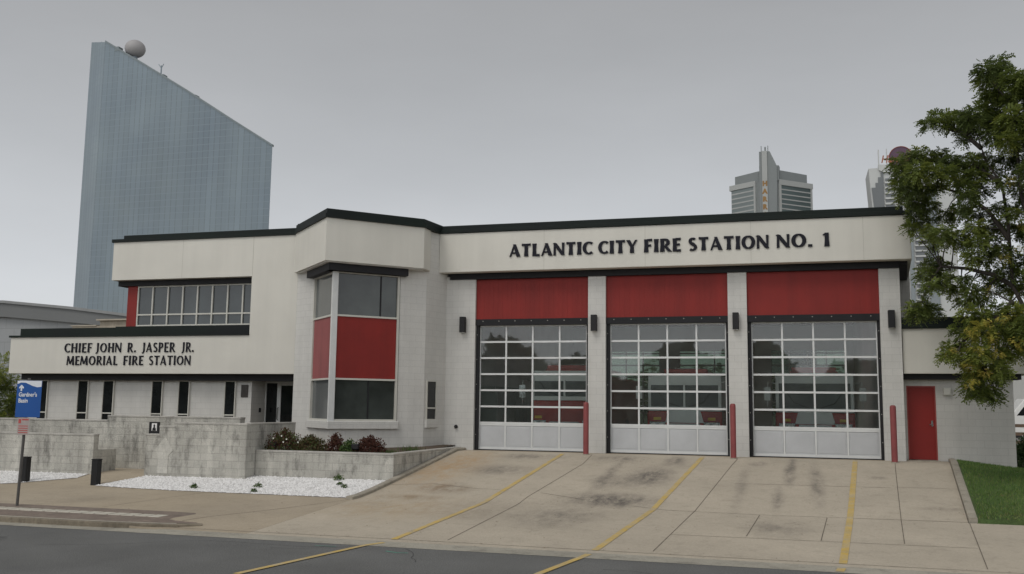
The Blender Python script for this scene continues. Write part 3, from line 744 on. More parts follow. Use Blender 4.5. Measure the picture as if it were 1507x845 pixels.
# ================================================================== lettering
def arc(cx, cz, rx, rz, a0, a1, w0, w1, n=12, wm=None):
    out = []
    for i in range(n+1):
        t = i/n; a = radians(a0+(a1-a0)*t)
        thick = abs(cos(a)); w = w0+(w1-w0)*thick
        out.append((cx+rx*cos(a), cz+rz*sin(a), w))
    return out
GL = {
 'A': (.78, [[(.05, 0, .10), (.38, 1, .10)], [(.36, 1, .16), (.68, 0, .23)], [(.16, .30, .09), (.58, .30, .09)]]),
 'T': (.70, [[(.35, 0, .25), (.35, .5, .19), (.35, .9, .21)], [(.02, .93, .15), (.35, .94, .11), (.68, .93, .15)]]),
 'L': (.54, [[(.14, 0, .24), (.14, .5, .19), (.14, 1, .24)], [(.2, .065, .12), (.53, .07, .16)]]),
 'N': (.80, [[(.08, 0, .14), (.08, 1, .10)], [(.08, .97, .22), (.70, .03, .22)], [(.71, 0, .10), (.71, 1, .14)]]),
 'I': (.28, [[(.14, 0, .25), (.14, .5, .19), (.14, 1, .25)]]),
 'C': (.70, [arc(.44, .5, .34, .44, 48, 312, .09, .20, 16)]),
 'Y': (.72, [[(.08, 1, .22), (.36, .45, .19)], [(.66, 1, .12), (.38, .45, .12)], [(.36, .5, .19), (.36, 0, .24)]]),
 'F': (.56, [[(.14, 0, .25), (.14, .5, .19), (.14, 1, .22)], [(.2, .94, .12), (.55, .94, .15)], [(.2, .52, .11), (.48, .52, .14)]]),
 'R': (.72, [[(.14, 0, .25), (.14, .5, .19), (.14, 1, .22)], [(.14, .94, .11), (.32, .94, .11)] + arc(.34, .72, .20, .22, 85, -90, .10, .19, 8), [(.32, .48, .17), (.66, .0, .22)]]),
 'E': (.56, [[(.14, 0, .23), (.14, .5, .19), (.14, 1, .23)], [(.2, .94, .12), (.54, .94, .15)], [(.2, .52, .11), (.48, .52, .13)], [(.2, .06, .12), (.55, .06, .15)]]),
 'S': (.56, [arc(.29, .73, .19, .21, 40, 250, .10, .17, 9)[:-1] + [(.30, .50, .21)] + arc(.27, .27, .21, .21, 70, -140, .10, .17, 9)[1:]]),
 'O': (.88, [arc(.44, .5, .34, .44, 0, 360, .09, .20, 24)]),
 '1': (.44, [[(.26, 0, .22), (.26, .5, .17), (.26, 1, .17)], [(.06, .84, .07), (.26, .94, .11)]]),
 '.': (.26, [[(.13, 0, .20), (.13, .19, .20)]]),
 'H': (.80, [[(.14, 0, .24), (.14, .5, .19), (.14, 1, .24)], [(.66, 0, .24), (.66, .5, .19), (.66, 1, .24)], [(.2, .52, .11), (.6, .52, .11)]]),
 'J': (.40, [[(.24, 1, .24), (.24, .5, .19), (.23, .1, .19), (.12, -.06, .14), (.0, -.1, .10)]]),
 'P': (.62, [[(.14, 0, .25), (.14, .5, .19), (.14, 1, .22)], [(.14, .94, .11), (.30, .94, .11)] + arc(.32, .70, .20, .24, 85, -90, .10, .19, 8) + [(.14, .46, .10)]]),
 'M': (.98, [[(.06, 0, .14), (.14, 1, .10)], [(.15, .97, .22), (.47, .12, .18)], [(.80, .97, .10), (.48, .12, .12)], [(.80, 1, .18), (.88, 0, .23)]]),
}
def word(fr, txt, x0, x1, z0, h, o0, o1, wk=1., lean=0):
    gap = .13; nat = sum(GL[c][0] for c in txt) + gap*(len(txt)-1)
    sx = (x1-x0)/nat; x = x0
    for ch in txt:
        wd, strokes = GL[ch]
        mb = MB()
        for si, stq in enumerate(strokes):
            L, R = [], []
            for i, (a, b, w) in enumerate(stq):
                p = stq[max(0, i-1)]; q = stq[min(len(stq)-1, i+1)]
                d = Vector((q[0]-p[0], q[1]-p[1])).normalized(); nv = Vector((-d.y, d.x)); w = w*wk/2
                # stroke ends of stems are cut level
                if len(stq) < 4 and abs(d.y) > .75 and abs(d.x) < .75:
                    nv = Vector((-1 if d.y > 0 else 1, 0))
                L.append((a+nv.x*w, b+nv.y*w)); R.append((a-nv.x*w, b-nv.y*w))
            oo = o1 + si*.0015; vs = []
            for (l, r) in zip(L, R):
                for (u, z) in (l, r):
                    for o in (o0, oo): vs.append(fr.P(x+u*sx, z0+z*h, o))
            n = len(L); fs = []
            for i in range(n-1):
                a = i*4; b = a+4
                fs += [(a+1, b+1, b+3, a+3), (a, a+2, b+2, b), (a, b, b+1, a+1), (a+2, a+3, b+3, b+2)]
            fs += [(0, 1, 3, 2), (4*n-4, 4*n-2, 4*n-1, 4*n-3)]
            mb.add(vs, fs)
        o = mb.build('letter', m_letter, st)
        bm = bmesh.new(); bm.from_mesh(o.data); bmesh.ops.recalc_face_normals(bm, faces=bm.faces); bm.to_mesh(o.data); bm.free()
        x += (wd+gap)*sx
F0 = Fr((0, -.45), (1, -.45))
for t, a, b in (('ATLANTIC', 1.28, 3.97), ('CITY', 4.16, 5.36), ('FIRE', 5.58, 6.70), ('STATION', 6.93, 9.27), ('NO.', 9.50, 10.50), ('1', 10.77, 11.0)):
    word(F0, t, a, b, 6.13, .40, 0, .035, 1.3)
for t, a, b in (('CHIEF', -14.83, -13.67), ('JOHN', -13.50, -12.45), ('R.', -12.2, -11.85), ('JASPER', -11.60, -10.29), ('JR.', -10.02, -9.55)):
    word(FL, t, ux(a), ux(b), 3.10, .33, 0, .03, .88)
for t, a, b in (('MEMORIAL', -14.70, -12.58), ('FIRE', -12.34, -11.53), ('STATION', -11.30, -9.65)):
    word(FL, t, ux(a), ux(b), 2.66, .32, 0, .03, .88)
# ================================================================== block walls
def blockwall(label, fr, u0, u1, z0, z1, th=.2, cap=True, pieces=None):
    r = empty('block_wall', fr.P((u0+u1)/2, z0, -th/2), label, 'wall', 'weathered block walls before the left wing')
    mb = MB()
    for (a, b, zz) in (pieces or [(u0, u1, z1)]): fr.box(mb, a, b, z0, zz-(.055 if cap else 0), -th, 0)
    mb.build('wall_body', m_block, r)
    if cap:
        mb = MB()
        for (a, b, zz) in (pieces or [(u0, u1, z1)]): fr.box(mb, a-.004, b+.012, zz-.055, zz, -th-.015, .015)
        mb.build('cap', m_block_cap, r, bevel=.008)
    return r
FW1 = Fr((-30, -6.0), (0, -6.0))
w = blockwall('long low grey block wall at the far left, behind the blue direction sign', FW1, 0, 20.5, -.95, .46)
mb = MB(); mb.box(-9.7, -9.505, -5.80, -5.0, -.95, .0); mb.build('return', m_block, w)
FW2 = Fr((-30, -4.3), (0, -4.3))
w = blockwall('tallest grey block wall, running behind the others under the narrow windows', FW2, 0, 24, -.9, .9, .25, True, [(0, 19.55, .84), (19.55, 24.2, .985)])
FW3 = Fr((-30, -5.9), (0, -5.9))
w3 = blockwall('grey block wall with the pale pointed shape, stepping down at its left end', FW3, 22.2, 25.4, -1.0, .84, .22, True, [(22.18, 22.62, .50), (22.62, 23.12, .735), (23.12, 25.42, .842)])
mb = MB(); mb.box(-4.80, -4.585, -5.68, -3.2, -1.0, .795); mb.build('return', m_block, w3)
mb = MB(); mb.box(-4.815, -4.57, -5.66, -3.2, .797, .85); mb.build('return_cap', m_block_cap, w3, bevel=.008)
mb = MB(); FW3.poly(mb, [(22.62, -.60), (22.95, -.60), (22.95, -.10), (23.10, .05), (22.82, .42), (22.50, .05), (22.62, -.10)], -.03, .012); mb.build('pointed_relief', m_relief, w3)
# planter
pl = empty('planter_wall', (-2.5, -5.4, -.7), 'low grey block planter wall under the corner bay, turning up the drive', 'planter')
FP = Fr((-4.57, -5.4), (-.40, -5.4))
mb = MB(); FP.box(mb, 0, FP.L, -1.0, .05, -.2, 0); mb.box(-.60, -.40, -5.2, -.02, -1.0, .05); mb.build('wall_body', m_block, pl)
mb = MB(); FP.box(mb, 0, FP.L+.012, .05, .105, -.215, .015); mb.box(-.615, -.388, -5.185, -.02, .05, .104); mb.build('cap', m_block_cap, pl, bevel=.008)
sheet([-6.2, -4.5, -3, -1.5, -.6], [-5.21, -4.5, -3.5, -2, .2], lambda x, y: .0 + (y+5.2)*.03, 'planter_soil', m_soil, kind='structure')

# portrait plaque leaning on the wall cap
fp = empty('framed_portrait', (-8.74, -4.3, .42), 'small black framed portrait of a person fixed to the tall grey block wall', 'framed photo')
FQ = Fr((-8.95, -4.285), (-8.0, -4.285))
mb = MB(); FQ.box(mb, .02, .40, .43, .80, .0, .03); mb.build('frame', m_black, fp, bevel=.005)
mb = MB(); FQ.box(mb, .12, .30, .53, .76, .03, .034); mb.build('picture', m_stone, fp)
mb = MB(); FQ.poly(mb, [(.14, .535), (.28, .535), (.265, .61), (.235, .64), (.24, .70), (.21, .735), (.18, .70), (.185, .64), (.155, .61)], .034, .037); mb.build('portrait', m_black, fp)

# ================================================================== bollards and posts
def bollard(x, y, label, lean=0):
    z = ground(x, y); r = empty('bollard', (x, y, z), label, 'bollard', 'red pipe bollards between the engine doors')
    mb = MB(); mb.lathe([(.083, -.2), (.083, 1.50), (.078, 1.53), (.06, 1.555), (.03, 1.565)], (x, y, z), 20)
    o = mb.build('pipe', M('faded red pipe paint', (.235, .055, .055), .55, .12, 4, .1, 40, streak=.15), r, smooth=True)
    mb = MB(); mb.lathe([(.105, -.05), (.105, .012), (.084, .02)], (x, y, z), 20); mb.build('collar', m_kerb, r, smooth=True)
bollard(3.86, -.85, 'faded red pipe bollard between the left and middle engine doors')
bollard(8.18, -.85, 'faded red pipe bollard between the middle and right engine doors')
bollard(12.50, -.85, 'faded red pipe bollard to the right of the right engine door')
def pathlight(x, y, label):
    z = interp(y, LF); r = empty('path_light', (x, y, z), label, 'path light', 'black box path lights in the gravel')
    mb = MB(); mb.box(x-.10, x+.10, y-.09, y+.09, z-.1, z+.66); mb.build('housing', m_black, r, bevel=.012)
    mb = MB(); mb.box(x-.108, x+.108, y-.098, y+.098, z+.66, z+.69); mb.build('top_plate', m_black, r, bevel=.008)
pathlight(-10.58, -7.35, 'black box path light standing behind the sign pole, at the left gravel bed')
pathlight(-8.24, -7.35, 'black box path light at the tip of the larger white gravel bed')

# direction sign on its pole
m_blue = M('blue sign sheet', (.012, .085, .32), .5, .05, 2, .0, 10)
m_signw = M('white sign print', (.72, .74, .78), .5, .04, 2, .0, 10)
m_signr = M('red sign print', (.45, .09, .08), .5, .1, 2, .0, 10)
m_pole = M('grey steel pole', (.11, .105, .10), .5, .1, 3, .05, 30, metal=.3)
sg = empty('sign_pole', (-7.15, -11.23, -1.0), 'leaning grey pole with a blue direction sign and a small red and white parking sign', 'street sign')
mb = MB(); mb.tube([(-7.15, -11.23, -1.1), (-7.075, -11.22, 1.9)], .032, 10); mb.build('pole', m_pole, sg, smooth=True)
FS = Fr((-7.35, -11.275), (-6.4, -11.18))
b0 = MB(); FS.box(b0, .0, .64, 1.0, 1.84, 0, .006); bl = b0.build('blue_panel', m_blue, sg)
mb = MB(); FS.poly(mb, [(.005, 1.76), (.10, 1.795), (.22, 1.79), (.40, 1.72), (.52, 1.69), (.635, 1.70), (.635, 1.836), (.005, 1.836)], .006, .008); mb.build('white_wave', m_signw, bl)
mb = MB(); FS.poly(mb, [(.10, 1.60), (.14, 1.60), (.14, 1.67), (.18, 1.655), (.18, 1.69), (.12, 1.745), (.06, 1.69), (.06, 1.655), (.10, 1.67)], .0085, .0105); mb.build('arrow', m_signw, bl)
def txt(body, fr, u, z, size, o, mat, parent, bold=0., name='lettering', wscale=1., shear=0.):
    cu = bpy.data.curves.new(name, 'FONT'); cu.body = body; cu.size = size; cu.extrude = .0015*max(1, size/ .2); cu.offset = bold; cu.resolution_u = 3; cu.shear = shear
    t = bpy.data.objects.new('tmp', cu); COL.objects.link(t)
    dg = bpy.context.evaluated_depsgraph_get(); me = bpy.data.meshes.new_from_object(t.evaluated_get(dg))
    bpy.data.objects.remove(t)
    off = root_loc(parent)
    for v in me.vertices:
        a, b, c = v.co; w = Vector(fr.P(u+a*wscale, z+b, o+c)) - off; v.co = w
    me.materials.clear(); me.materials.append(mat)
    ob = bpy.data.objects.new(name, me); COL.objects.link(ob); ob.parent = parent
    return ob
txt("Gardner's", FS, .06, 1.475, .135, .010, m_signw, bl, .003, wscale=.88)
txt("Basin", FS, .06, 1.335, .135, .010, m_signw, bl, .003, wscale=.88)
mb = MB(); FS.box(mb, .11, .41, .60, .99, .035, .041); ps = mb.build('parking_panel', M('pale sign face', (.42, .36, .34), .5, .1, 6, .1, 30), sg, bevel=.003)
mb = MB(); FS.box(mb, .13, .20, .86, .96, .041, .043); FS.box(mb, .22, .39, .93, .965, .041, .043)
for k in range(4): FS.box(mb, .14, .38, .64+k*.05, .66+k*.05, .041, .043)
mb.build('red_print', m_signr, ps)

# floodlights in the planter
for x, lab in ((-4.25, 'small black floodlight among the red shrubs by the block wall'), (-1.72, 'small black floodlight in the middle of the planter shrubs')):
    r = empty('floodlight', (x, -4.95, 0), lab, 'floodlight', 'floodlights in the planter')
    mb = MB(); mb.box(x-.11, x+.11, -5.05, -4.95, .16, .32); mb.build('lamp_head', m_black, r, bevel=.02)
    mb = MB(); mb.tube([(x, -4.96, 0), (x, -4.96, .2)], .015, 8); mb.build('stem', m_black, r)
    mb = MB(); mb.box(x-.09, x+.09, -4.955, -4.945, .18, .30); mb.build('lens', m_lens, r)

# ================================================================== planting
def leafcloud(mb, c, r, n, size, flat=.75, jit=1., hue=None, blades=5):
    """leaf sprays: each a short curved stalk with pairs of narrow leaflets"""
    for _ in range(n):
        while True:
            p = Vector((random.uniform(-1, 1), random.uniform(-1, 1), random.uniform(-1, 1)))
            if p.length < 1 and p.length > .25*random.random(): break
        p = Vector((p.x*r, p.y*r, p.z*r*flat)) + Vector(c)
        d = (p-Vector(c)); d.z *= .4; d = d.normalized() if d.length > 1e-4 else Vector((1, 0, 0))
        d = (d + Vector((random.gauss(0, .6), random.gauss(0, .6), random.gauss(-.15, .45)))).normalized()
        side = d.cross(Vector((random.gauss(0, .35), random.gauss(0, .35), 1))).normalized()
        L = size*random.uniform(.7, 1.35); h = hue if hue is not None else random.random()
        h = min(1, max(0, h + random.gauss(0, .13)))
        for k in range(blades):
            t = (k+.7)/blades; q = p + d*L*t + Vector((0, 0, -L*.35*t*t))
            for s in (-1, 1):
                tip = q + (side*s*.85 + d*.45 + Vector((0, 0, random.uniform(-.55, .1))))*L*.36*(1-.25*t)
                w = d*L*.115 + Vector((0, 0, random.uniform(-.03, .03)*L))
                m_ = (q+tip)/2
                mb.add([q, m_+w, tip, m_-w], [(0, 1, 2, 3)], (h, 0, 0))
def shrubcloud(mb, c, rx, ry, rz, n, size, hue=None):
    for _ in range(n):
        a = random.uniform(0, 2*pi); b = random.uniform(-.2, pi/2); rr = random.uniform(.55, 1.08)
        bump_ = 1+.16*sin(a*5+c[0]*9)*cos(b*4)
        p = Vector((c[0]+rx*rr*bump_*cos(a)*cos(b), c[1]+ry*rr*cos(a+1.57)*cos(b), c[2]+rz*rr*bump_*max(0, sin(b))))
        d = Vector((random.gauss(0, 1), random.gauss(0, 1), random.gauss(.4, 1))).normalized()
        s = d.orthogonal().normalized()*size*.32; h = min(1, max(0, (hue if hue is not None else random.random())+random.gauss(0, .15)))
        L = size*random.uniform(.7, 1.4)
        mb.add([p, p+d*L*.5+s, p+d*L, p+d*L*.5-s], [(0, 1, 2, 3)], (h, 0, 0))
m_lred = leaf_mat('barberry leaves', [(0, (.06, .022, .016)), (.3, (.095, .035, .022)), (.55, (.08, .06, .025)), (1, (.07, .12, .03))], .6, .25)
m_lgreen = leaf_mat('green shrub leaves', [(0, (.03, .06, .015)), (.5, (.06, .11, .03)), (1, (.13, .18, .05))], .6, .3)
m_petal = M('white petals', (.8, .8, .72), .7, .03)
def shrub(name, c, rx, ry, rz, n, mat, size, label, group=None, flowers=0, hue=None):
    r = empty(name, (c[0], c[1], c[2]), label, 'shrub', group)
    mb = MB()
    for k in range(9):
        a = random.uniform(0, 2*pi); mb.tube([(c[0], c[1], c[2]-.05), (c[0]+rx*.35*cos(a), c[1]+ry*.35*sin(a), c[2]+rz*.4), (c[0]+rx*.75*cos(a), c[1]+ry*.7*sin(a), c[2]+rz*.8)], [.012, .008, .003], 5)
    mb.build('stems', m_bark, r)
    mb = MB(); shrubcloud(mb, c, rx, ry, rz, n, size, hue); mb.build('foliage', mat, r)
    if flowers:
        mb = MB()
        for (fx, fz) in flowers:
            p = Vector((c[0]+fx, c[1]-ry*.8, c[2]+fz))
            for k in range(6):
                a = 2*pi*k/6; mb.add([p, p+Vector((cos(a)*.024, -.015, sin(a)*.024)), p+Vector((cos(a+.8)*.028, -.01, sin(a+.8)*.028))], [(0, 1, 2)])
        mb.build('flowers', m_petal, r)
G_ = 'red leaved shrubs in the planter'
shrub('red_shrub', (-4.0, -4.85, .03), .58, .34, .55, 3000, m_lred, .055, 'largest dark red shrub, at the left end of the planter, with white blooms', G_, [(-.2, .40), (.06, .47), (.22, .38), (.12, .30)])
shrub('red_shrub', (-3.2, -4.8, .03), .56, .33, .42, 2600, m_lred, .055, 'low spreading red-green shrub second from the left in the planter, one white bloom', G_, [(-.25, .30)], hue=.6)
shrub('red_shrub', (-2.42, -4.8, .03), .30, .25, .49, 1300, m_lred, .055, 'small upright dark red shrub in the middle of the planter', G_, hue=.2)
shrub('green_shrub', (-1.98, -4.85, .03), .27, .25, .33, 800, m_lgreen, .06, 'light green leafy shrub between two dark red ones in the planter')
shrub('red_shrub', (-1.38, -4.8, .03), .50, .28, .43, 2300, m_lred, .055, 'rounded dark red shrub at the right end of the planter', G_, hue=.15)
mb = MB()
for (x, y, n_, hh) in ((-4.4, -5.05, 60, .12), (-2.9, -5.1, 60, .10), (-.95, -4.6, 220, .13), (-.75, -3.2, 160, .14), (-1.1, -2.6, 160, .16), (-.8, -4.9, 100, .10)):
    for _ in range(n_):
        px, py = x+random.gauss(0, .2), y+random.gauss(0, .15); 
        if px > -.63 or py < -5.18: continue
        a = random.uniform(0, 2*pi); h = hh*random.uniform(.5, 1.4)
        mb.add([(px-.008*cos(a), py-.008*sin(a), 0), (px+.008*cos(a), py+.008*sin(a), 0), (px+random.gauss(0, .04), py+random.gauss(0, .04), .05+h)], [(0, 1, 2)], (random.random(), 0, 0))
o = mb.build('weeds', m_lgreen, kind='stuff'); tag(o, 'thin green weeds and grass growing in the planter soil', 'weeds')
for i, (x, y, s_, lab) in enumerate(((-1.9, -5.6, .16, 'green weed tuft against the planter wall foot'), (-3.55, -6.9, .13, 'low dark green weed in the middle of the white gravel'), (-5.2, -7.3, .12, 'small weed near the front edge of the white gravel'), (-1.55, -6.2, .08, 'tiny dark weed left of another beside the drive kerb'), (-1.25, -6.55, .09, 'tiny dark weed nearest the drive kerb'), (-3.3, -7.5, .10, 'flat green weed on the gravel edge by the pavement'))):
    mb = MB(); shrubcloud(mb, (x, y, lz(x, y)), s_, s_*.8, s_*.8, int(900*s_), .045); o = mb.build('weed', m_lgreen); tag(o, lab, 'weed', 'weeds in the white gravel')

# --- the big tree at the right edge
CL = [(14.94,-2.72,10.35,0.23),(15.36,-2.11,10.68,0.2),(14.91,-2.46,10.11,0.15),(15.45,-1.99,10.37,0.23),(15.18,-1.95,9.94,0.23),(15.47,-3.07,9.91,0.22),(15.71,-3.17,9.8,0.25),(15.56,-1.53,9.95,0.27),(15.68,-2.68,9.47,0.28),(16.07,-2.73,9.7,0.34),(15.34,-1.21,9.87,0.2),(13.53,-2.26,9.08,0.13),(13.84,-1.53,9.45,0.16),(13.99,-2.25,9.17,0.18),(14.32,-1.92,9.2,0.22),(14.42,-2.9,9.01,0.21),(14.83,-1.93,9.4,0.25),(15.16,-1.46,9.39,0.25),(14.77,-2.15,8.93,0.2),(14.51,-1.72,9.02,0.13),(15.36,-1.86,9.1,0.26),(15.45,-3.07,8.83,0.28),(16.05,-1.68,9.07,0.33),(14.42,-2.02,8.68,0.08),(15.04,-2.6,8.55,0.19),(15.25,-3.14,8.26,0.22),(15.99,-1.47,8.66,0.26),(12.74,-2.25,8.05,0.15),(13.04,-1.76,8.3,0.16),(13.38,-1.44,8.46,0.16),(13.59,-1.77,8.27,0.17),(13.94,-1.36,8.41,0.15),(14.04,-2.41,8.0,0.16),(14.43,-1.6,8.17,0.17),(14.59,-2.31,7.92,0.18),(15.05,-1.33,8.21,0.2),(12.95,-1.44,7.91,0.21),(13.12,-3.01,7.65,0.21),(13.46,-2.93,7.6,0.21),(13.84,-2.77,7.58,0.21),(14.39,-1.27,7.85,0.22),(14.6,-2.33,7.55,0.21),(12.79,-1.95,7.48,0.17),(12.99,-2.6,7.28,0.2),(13.37,-2.19,7.37,0.2),(13.64,-2.43,7.3,0.13),(14.35,-2.5,7.21,0.18),(14.72,-2.03,7.24,0.16),(15.07,-2.03,7.65,0.16),(12.97,-1.39,7.23,0.16),(13.23,-1.84,7.06,0.19),(13.56,-1.34,7.02,0.16),(13.2,-1.49,6.78,0.16),(13.42,-1.22,6.57,0.14),(13.03,-1.86,6.34,0.12),(14.32,-2.87,6.77,0.19),(14.28,-1.48,6.77,0.19),(14.82,-1.27,6.78,0.18),(13.95,-1.39,6.71,0.14),(15.44,-2.06,8.08,0.16),(15.81,-1.77,7.94,0.21),(15.16,-2.78,7.27,0.09),(15.83,-1.54,7.33,0.2),(15.83,-2.05,6.78,0.21),(15.11,-2.63,6.69,0.11),(15.33,-3.07,6.42,0.11),(15.35,-1.49,6.36,0.2),(15.06,-1.22,6.33,0.22),(14.43,-3.02,6.1,0.17),(15.77,-1.6,6.23,0.15),(13.47,-2.38,6.13,0.13),(13.64,-2.9,5.94,0.18),(13.95,-2.61,5.89,0.18),(14.36,-1.66,6.04,0.18),(13.61,-1.45,5.97,0.14),(14.48,-3.11,5.66,0.19),(15.02,-1.97,5.74,0.19),(14.3,-3.11,5.3,0.16),(14.85,-1.76,5.45,0.16),(15.2,-2.54,5.5,0.14),(13.55,-1.44,5.36,0.17),(13.85,-1.24,5.34,0.17),(13.28,-2.19,5.04,0.13),(13.7,-1.2,5.01,0.15),(13.82,-2.58,4.86,0.1),(13.3,-3.05,4.57,0.1),(13.87,-2.0,4.63,0.1),(14.12,-3.14,4.78,0.06),(12.93,-2.81,4.02,0.15),(13.23,-2.38,4.15,0.16),(13.47,-1.98,4.04,0.15),(13.0,-2.89,3.87,0.11),(14.27,-3.12,4.45,0.16),(14.35,-1.46,4.39,0.13),(14.5,-2.57,4.28,0.16),(15.01,-1.28,5.08,0.13),(15.08,-1.41,4.73,0.2),(15.22,-2.44,4.98,0.19),(15.58,-2.28,5.17,0.2),(15.39,-2.16,4.57,0.14),(15.71,-1.91,4.69,0.19),(14.15,-2.01,4.62,0.1),(13.99,-4.24,3.74,0.16),(14.29,-4.18,3.69,0.19),(14.67,-3.86,3.85,0.19),(14.94,-4.29,3.79,0.16),(15.17,-4.37,3.71,0.17),(13.92,-4.08,3.38,0.2),(14.21,-4.56,3.25,0.22),(14.59,-4.5,3.3,0.22),(15.08,-3.82,3.3,0.19),(13.57,-4.28,2.92,0.14),(13.81,-4.25,2.79,0.19),(14.08,-4.79,2.76,0.22),(14.51,-4.38,2.78,0.22),(14.91,-4.22,2.87,0.15),(13.41,-4.78,2.73,0.09),(14.01,-4.18,2.39,0.16),(14.31,-4.17,2.34,0.19),(14.5,-4.74,2.36,0.16),(13.95,-4.17,2.01,0.12),(14.19,-4.33,1.95,0.13),(14.48,-4.12,1.95,0.12),(14.06,-4.45,1.77,0.07),(14.5,-4.09,1.73,0.07),(15.17,-4.06,3.04,0.15),(15.26,-4.78,3.38,0.28),(15.59,-4.74,7.08,0.36),(15.81,-4.12,5.89,0.36),(15.67,-3.84,4.78,0.29),(15.91,-4.55,8.27,0.36)]
PODS = [(14.07,-4.9,2.83),(14.44,-4.9,3.07),(14.52,-4.9,2.75),(14.26,-4.9,2.31),(13.86,-4.9,2.09),(13.82,-4.9,2.52),(13.87,-4.9,3.26),(14.62,-4.9,3.57),(14.89,-4.9,3.06),(14.24,-4.9,3.47),(15.13,-3.0,5.25),(15.42,-3.0,5.42),(15.2,-3.0,7.27),(15.53,-3.0,6.11),(14.68,-3.0,4.49),(13.48,-4.8,2.75)]
for _ in range(95):                      # the rest of the crown, beyond the picture's edge
    a = random.uniform(0, 2*pi); b = random.uniform(-1.1, 1.5); rr = random.uniform(.45, 1)
    x = 17.6+3.0*rr*cos(a)*cos(b); 
    if x < 16.05: continue
    CL.append((x, -2.8+3.0*rr*sin(a)*cos(b), 6.3+3.9*rr*sin(b), random.uniform(.3, .5)))
m_leaf = leaf_mat('tree leaves', [(0, (.085, .115, .035)), (.35, (.135, .175, .045)), (.65, (.19, .23, .05)), (.85, (.28, .29, .055)), (1, (.38, .33, .06))], .55, .38)
m_pod = leaf_mat('seed pods', [(0, (.36, .34, .07)), (.5, (.48, .42, .08)), (1, (.52, .40, .11))], .7, .35)
tr = empty('tree', (16.9, -2.8, -.3), 'large green tree with orange-yellow seed clusters overhanging the side annex at the right', 'tree')
trunk = MB(); tb = Vector((16.9, -2.8, -.5))
trunk.tube([tb, (16.85, -2.8, .2), (16.7, -2.75, 1.8), (16.5, -2.7, 3.0), (16.45, -2.6, 4.2), (16.5, -2.6, 5.6), (16.4, -2.5, 7.2), (16.2, -2.5, 8.6), (15.9, -2.4, 9.8)], [.26, .22, .20, .19, .17, .14, .10, .07, .03], 12)
trunk.build('trunk', m_bark, tr, smooth=True)
limbs = [[(16.5, -2.7, 2.9), (15.6, -2.6, 3.9), (15.32, -2.5, 4.62), (15.30, -2.5, 6.2), (15.2, -2.5, 7.3), (14.9, -2.3, 7.9), (14.7, -2.3, 8.7)],
         [(16.45, -2.6, 4.2), (15.9, -2.6, 5.4), (15.63, -2.5, 7.0), (15.6, -2.5, 8.4), (15.45, -2.5, 9.5), (15.0, -2.4, 10.2)],
         [(15.31, -2.5, 5.8), (14.9, -2.3, 6.6), (14.4, -2.2, 7.1), (13.7, -2.2, 7.35), (13.1, -2.0, 7.45)],
         [(15.2, -2.5, 7.25), (14.7, -2.3, 7.8), (14.0, -1.9, 8.05), (13.3, -1.8, 8.2)],
         [(14.8, -2.3, 8.3), (14.4, -2.1, 8.8), (13.9, -1.9, 9.05)],
         [(15.32, -2.5, 4.62), (14.9, -2.5, 4.9), (14.3, -2.4, 5.1), (13.7, -2.2, 5.2), (13.4, -2.3, 4.8), (13.1, -2.5, 4.1)],
         [(15.5, -2.6, 4.0), (15.1, -3.4, 4.1), (14.7, -4.2, 3.7), (14.3, -4.4, 2.9), (14.3, -4.4, 2.2)],
         [(14.7, -4.2, 3.7), (14.2, -4.3, 3.4), (13.7, -4.3, 2.95)], [(14.6, -4.3, 3.5), (14.9, -4.2, 3.1), (15.2, -4.2, 3.0)],
         [(16.5, -2.6, 5.6), (17.4, -2.2, 6.4), (18.3, -2.0, 7.0)], [(16.5, -2.7, 4.4), (17.2, -3.6, 5.2), (17.8, -4.3, 6.0)], [(16.4, -2.5, 7.2), (17.1, -1.8, 8.2), (17.6, -1.4, 9)]]
lb = MB(); nodes = []
for L in limbs:
    n = len(L); lb.tube(L, [.055*(1-i/(n-.5))+.010 for i in range(n)], 8)
    for a, b in zip(L, L[1:]):
        for k in range(5): nodes.append(Vector(a).lerp(Vector(b), k/5))
for (x, y, z, r) in CL:
    c = Vector((x, y, z)); q = min(nodes, key=lambda v: (v-c).length + max(0, v.z-c.z)*.3)
    m_ = (q+c)/2 + Vector((random.gauss(0, .05), random.gauss(0, .05), random.gauss(.04, .06)))
    lb.tube([q, m_, c], [.022, .014, .006], 5, cap=False)
    for k in range(3):
        e_ = c + Vector((random.gauss(0, r*.6), random.gauss(0, r*.6), random.gauss(0, r*.5))); lb.tube([c.lerp(q, .2*k), e_], [.008, .003], 4, cap=False)
lb.build('limbs', m_bark, tr, smooth=True)
mb = MB()
for (x, y, z, r) in CL:
    hang = z < 4 and x < 16
    h = random.uniform(.18, .78) if hang else random.uniform(.05, .62)
    n = int(42 + r*r*2500) if x < 16.2 else int(r*r*480)
    leafcloud(mb, (x, y, z), r*1.08, int(n*.85), .20 if x < 16.2 else .3, .85, hue=h)
mb.build('crown', m_leaf, tr)
mb = MB()
for (x, y, z) in PODS:
    for k in range(2):
        c = (x+random.gauss(0, .06), y+random.gauss(0, .05), z+random.gauss(0, .05)); leafcloud(mb, c, .11, 20, .08, .7)
mb.build('seed_clusters', m_pod, tr)

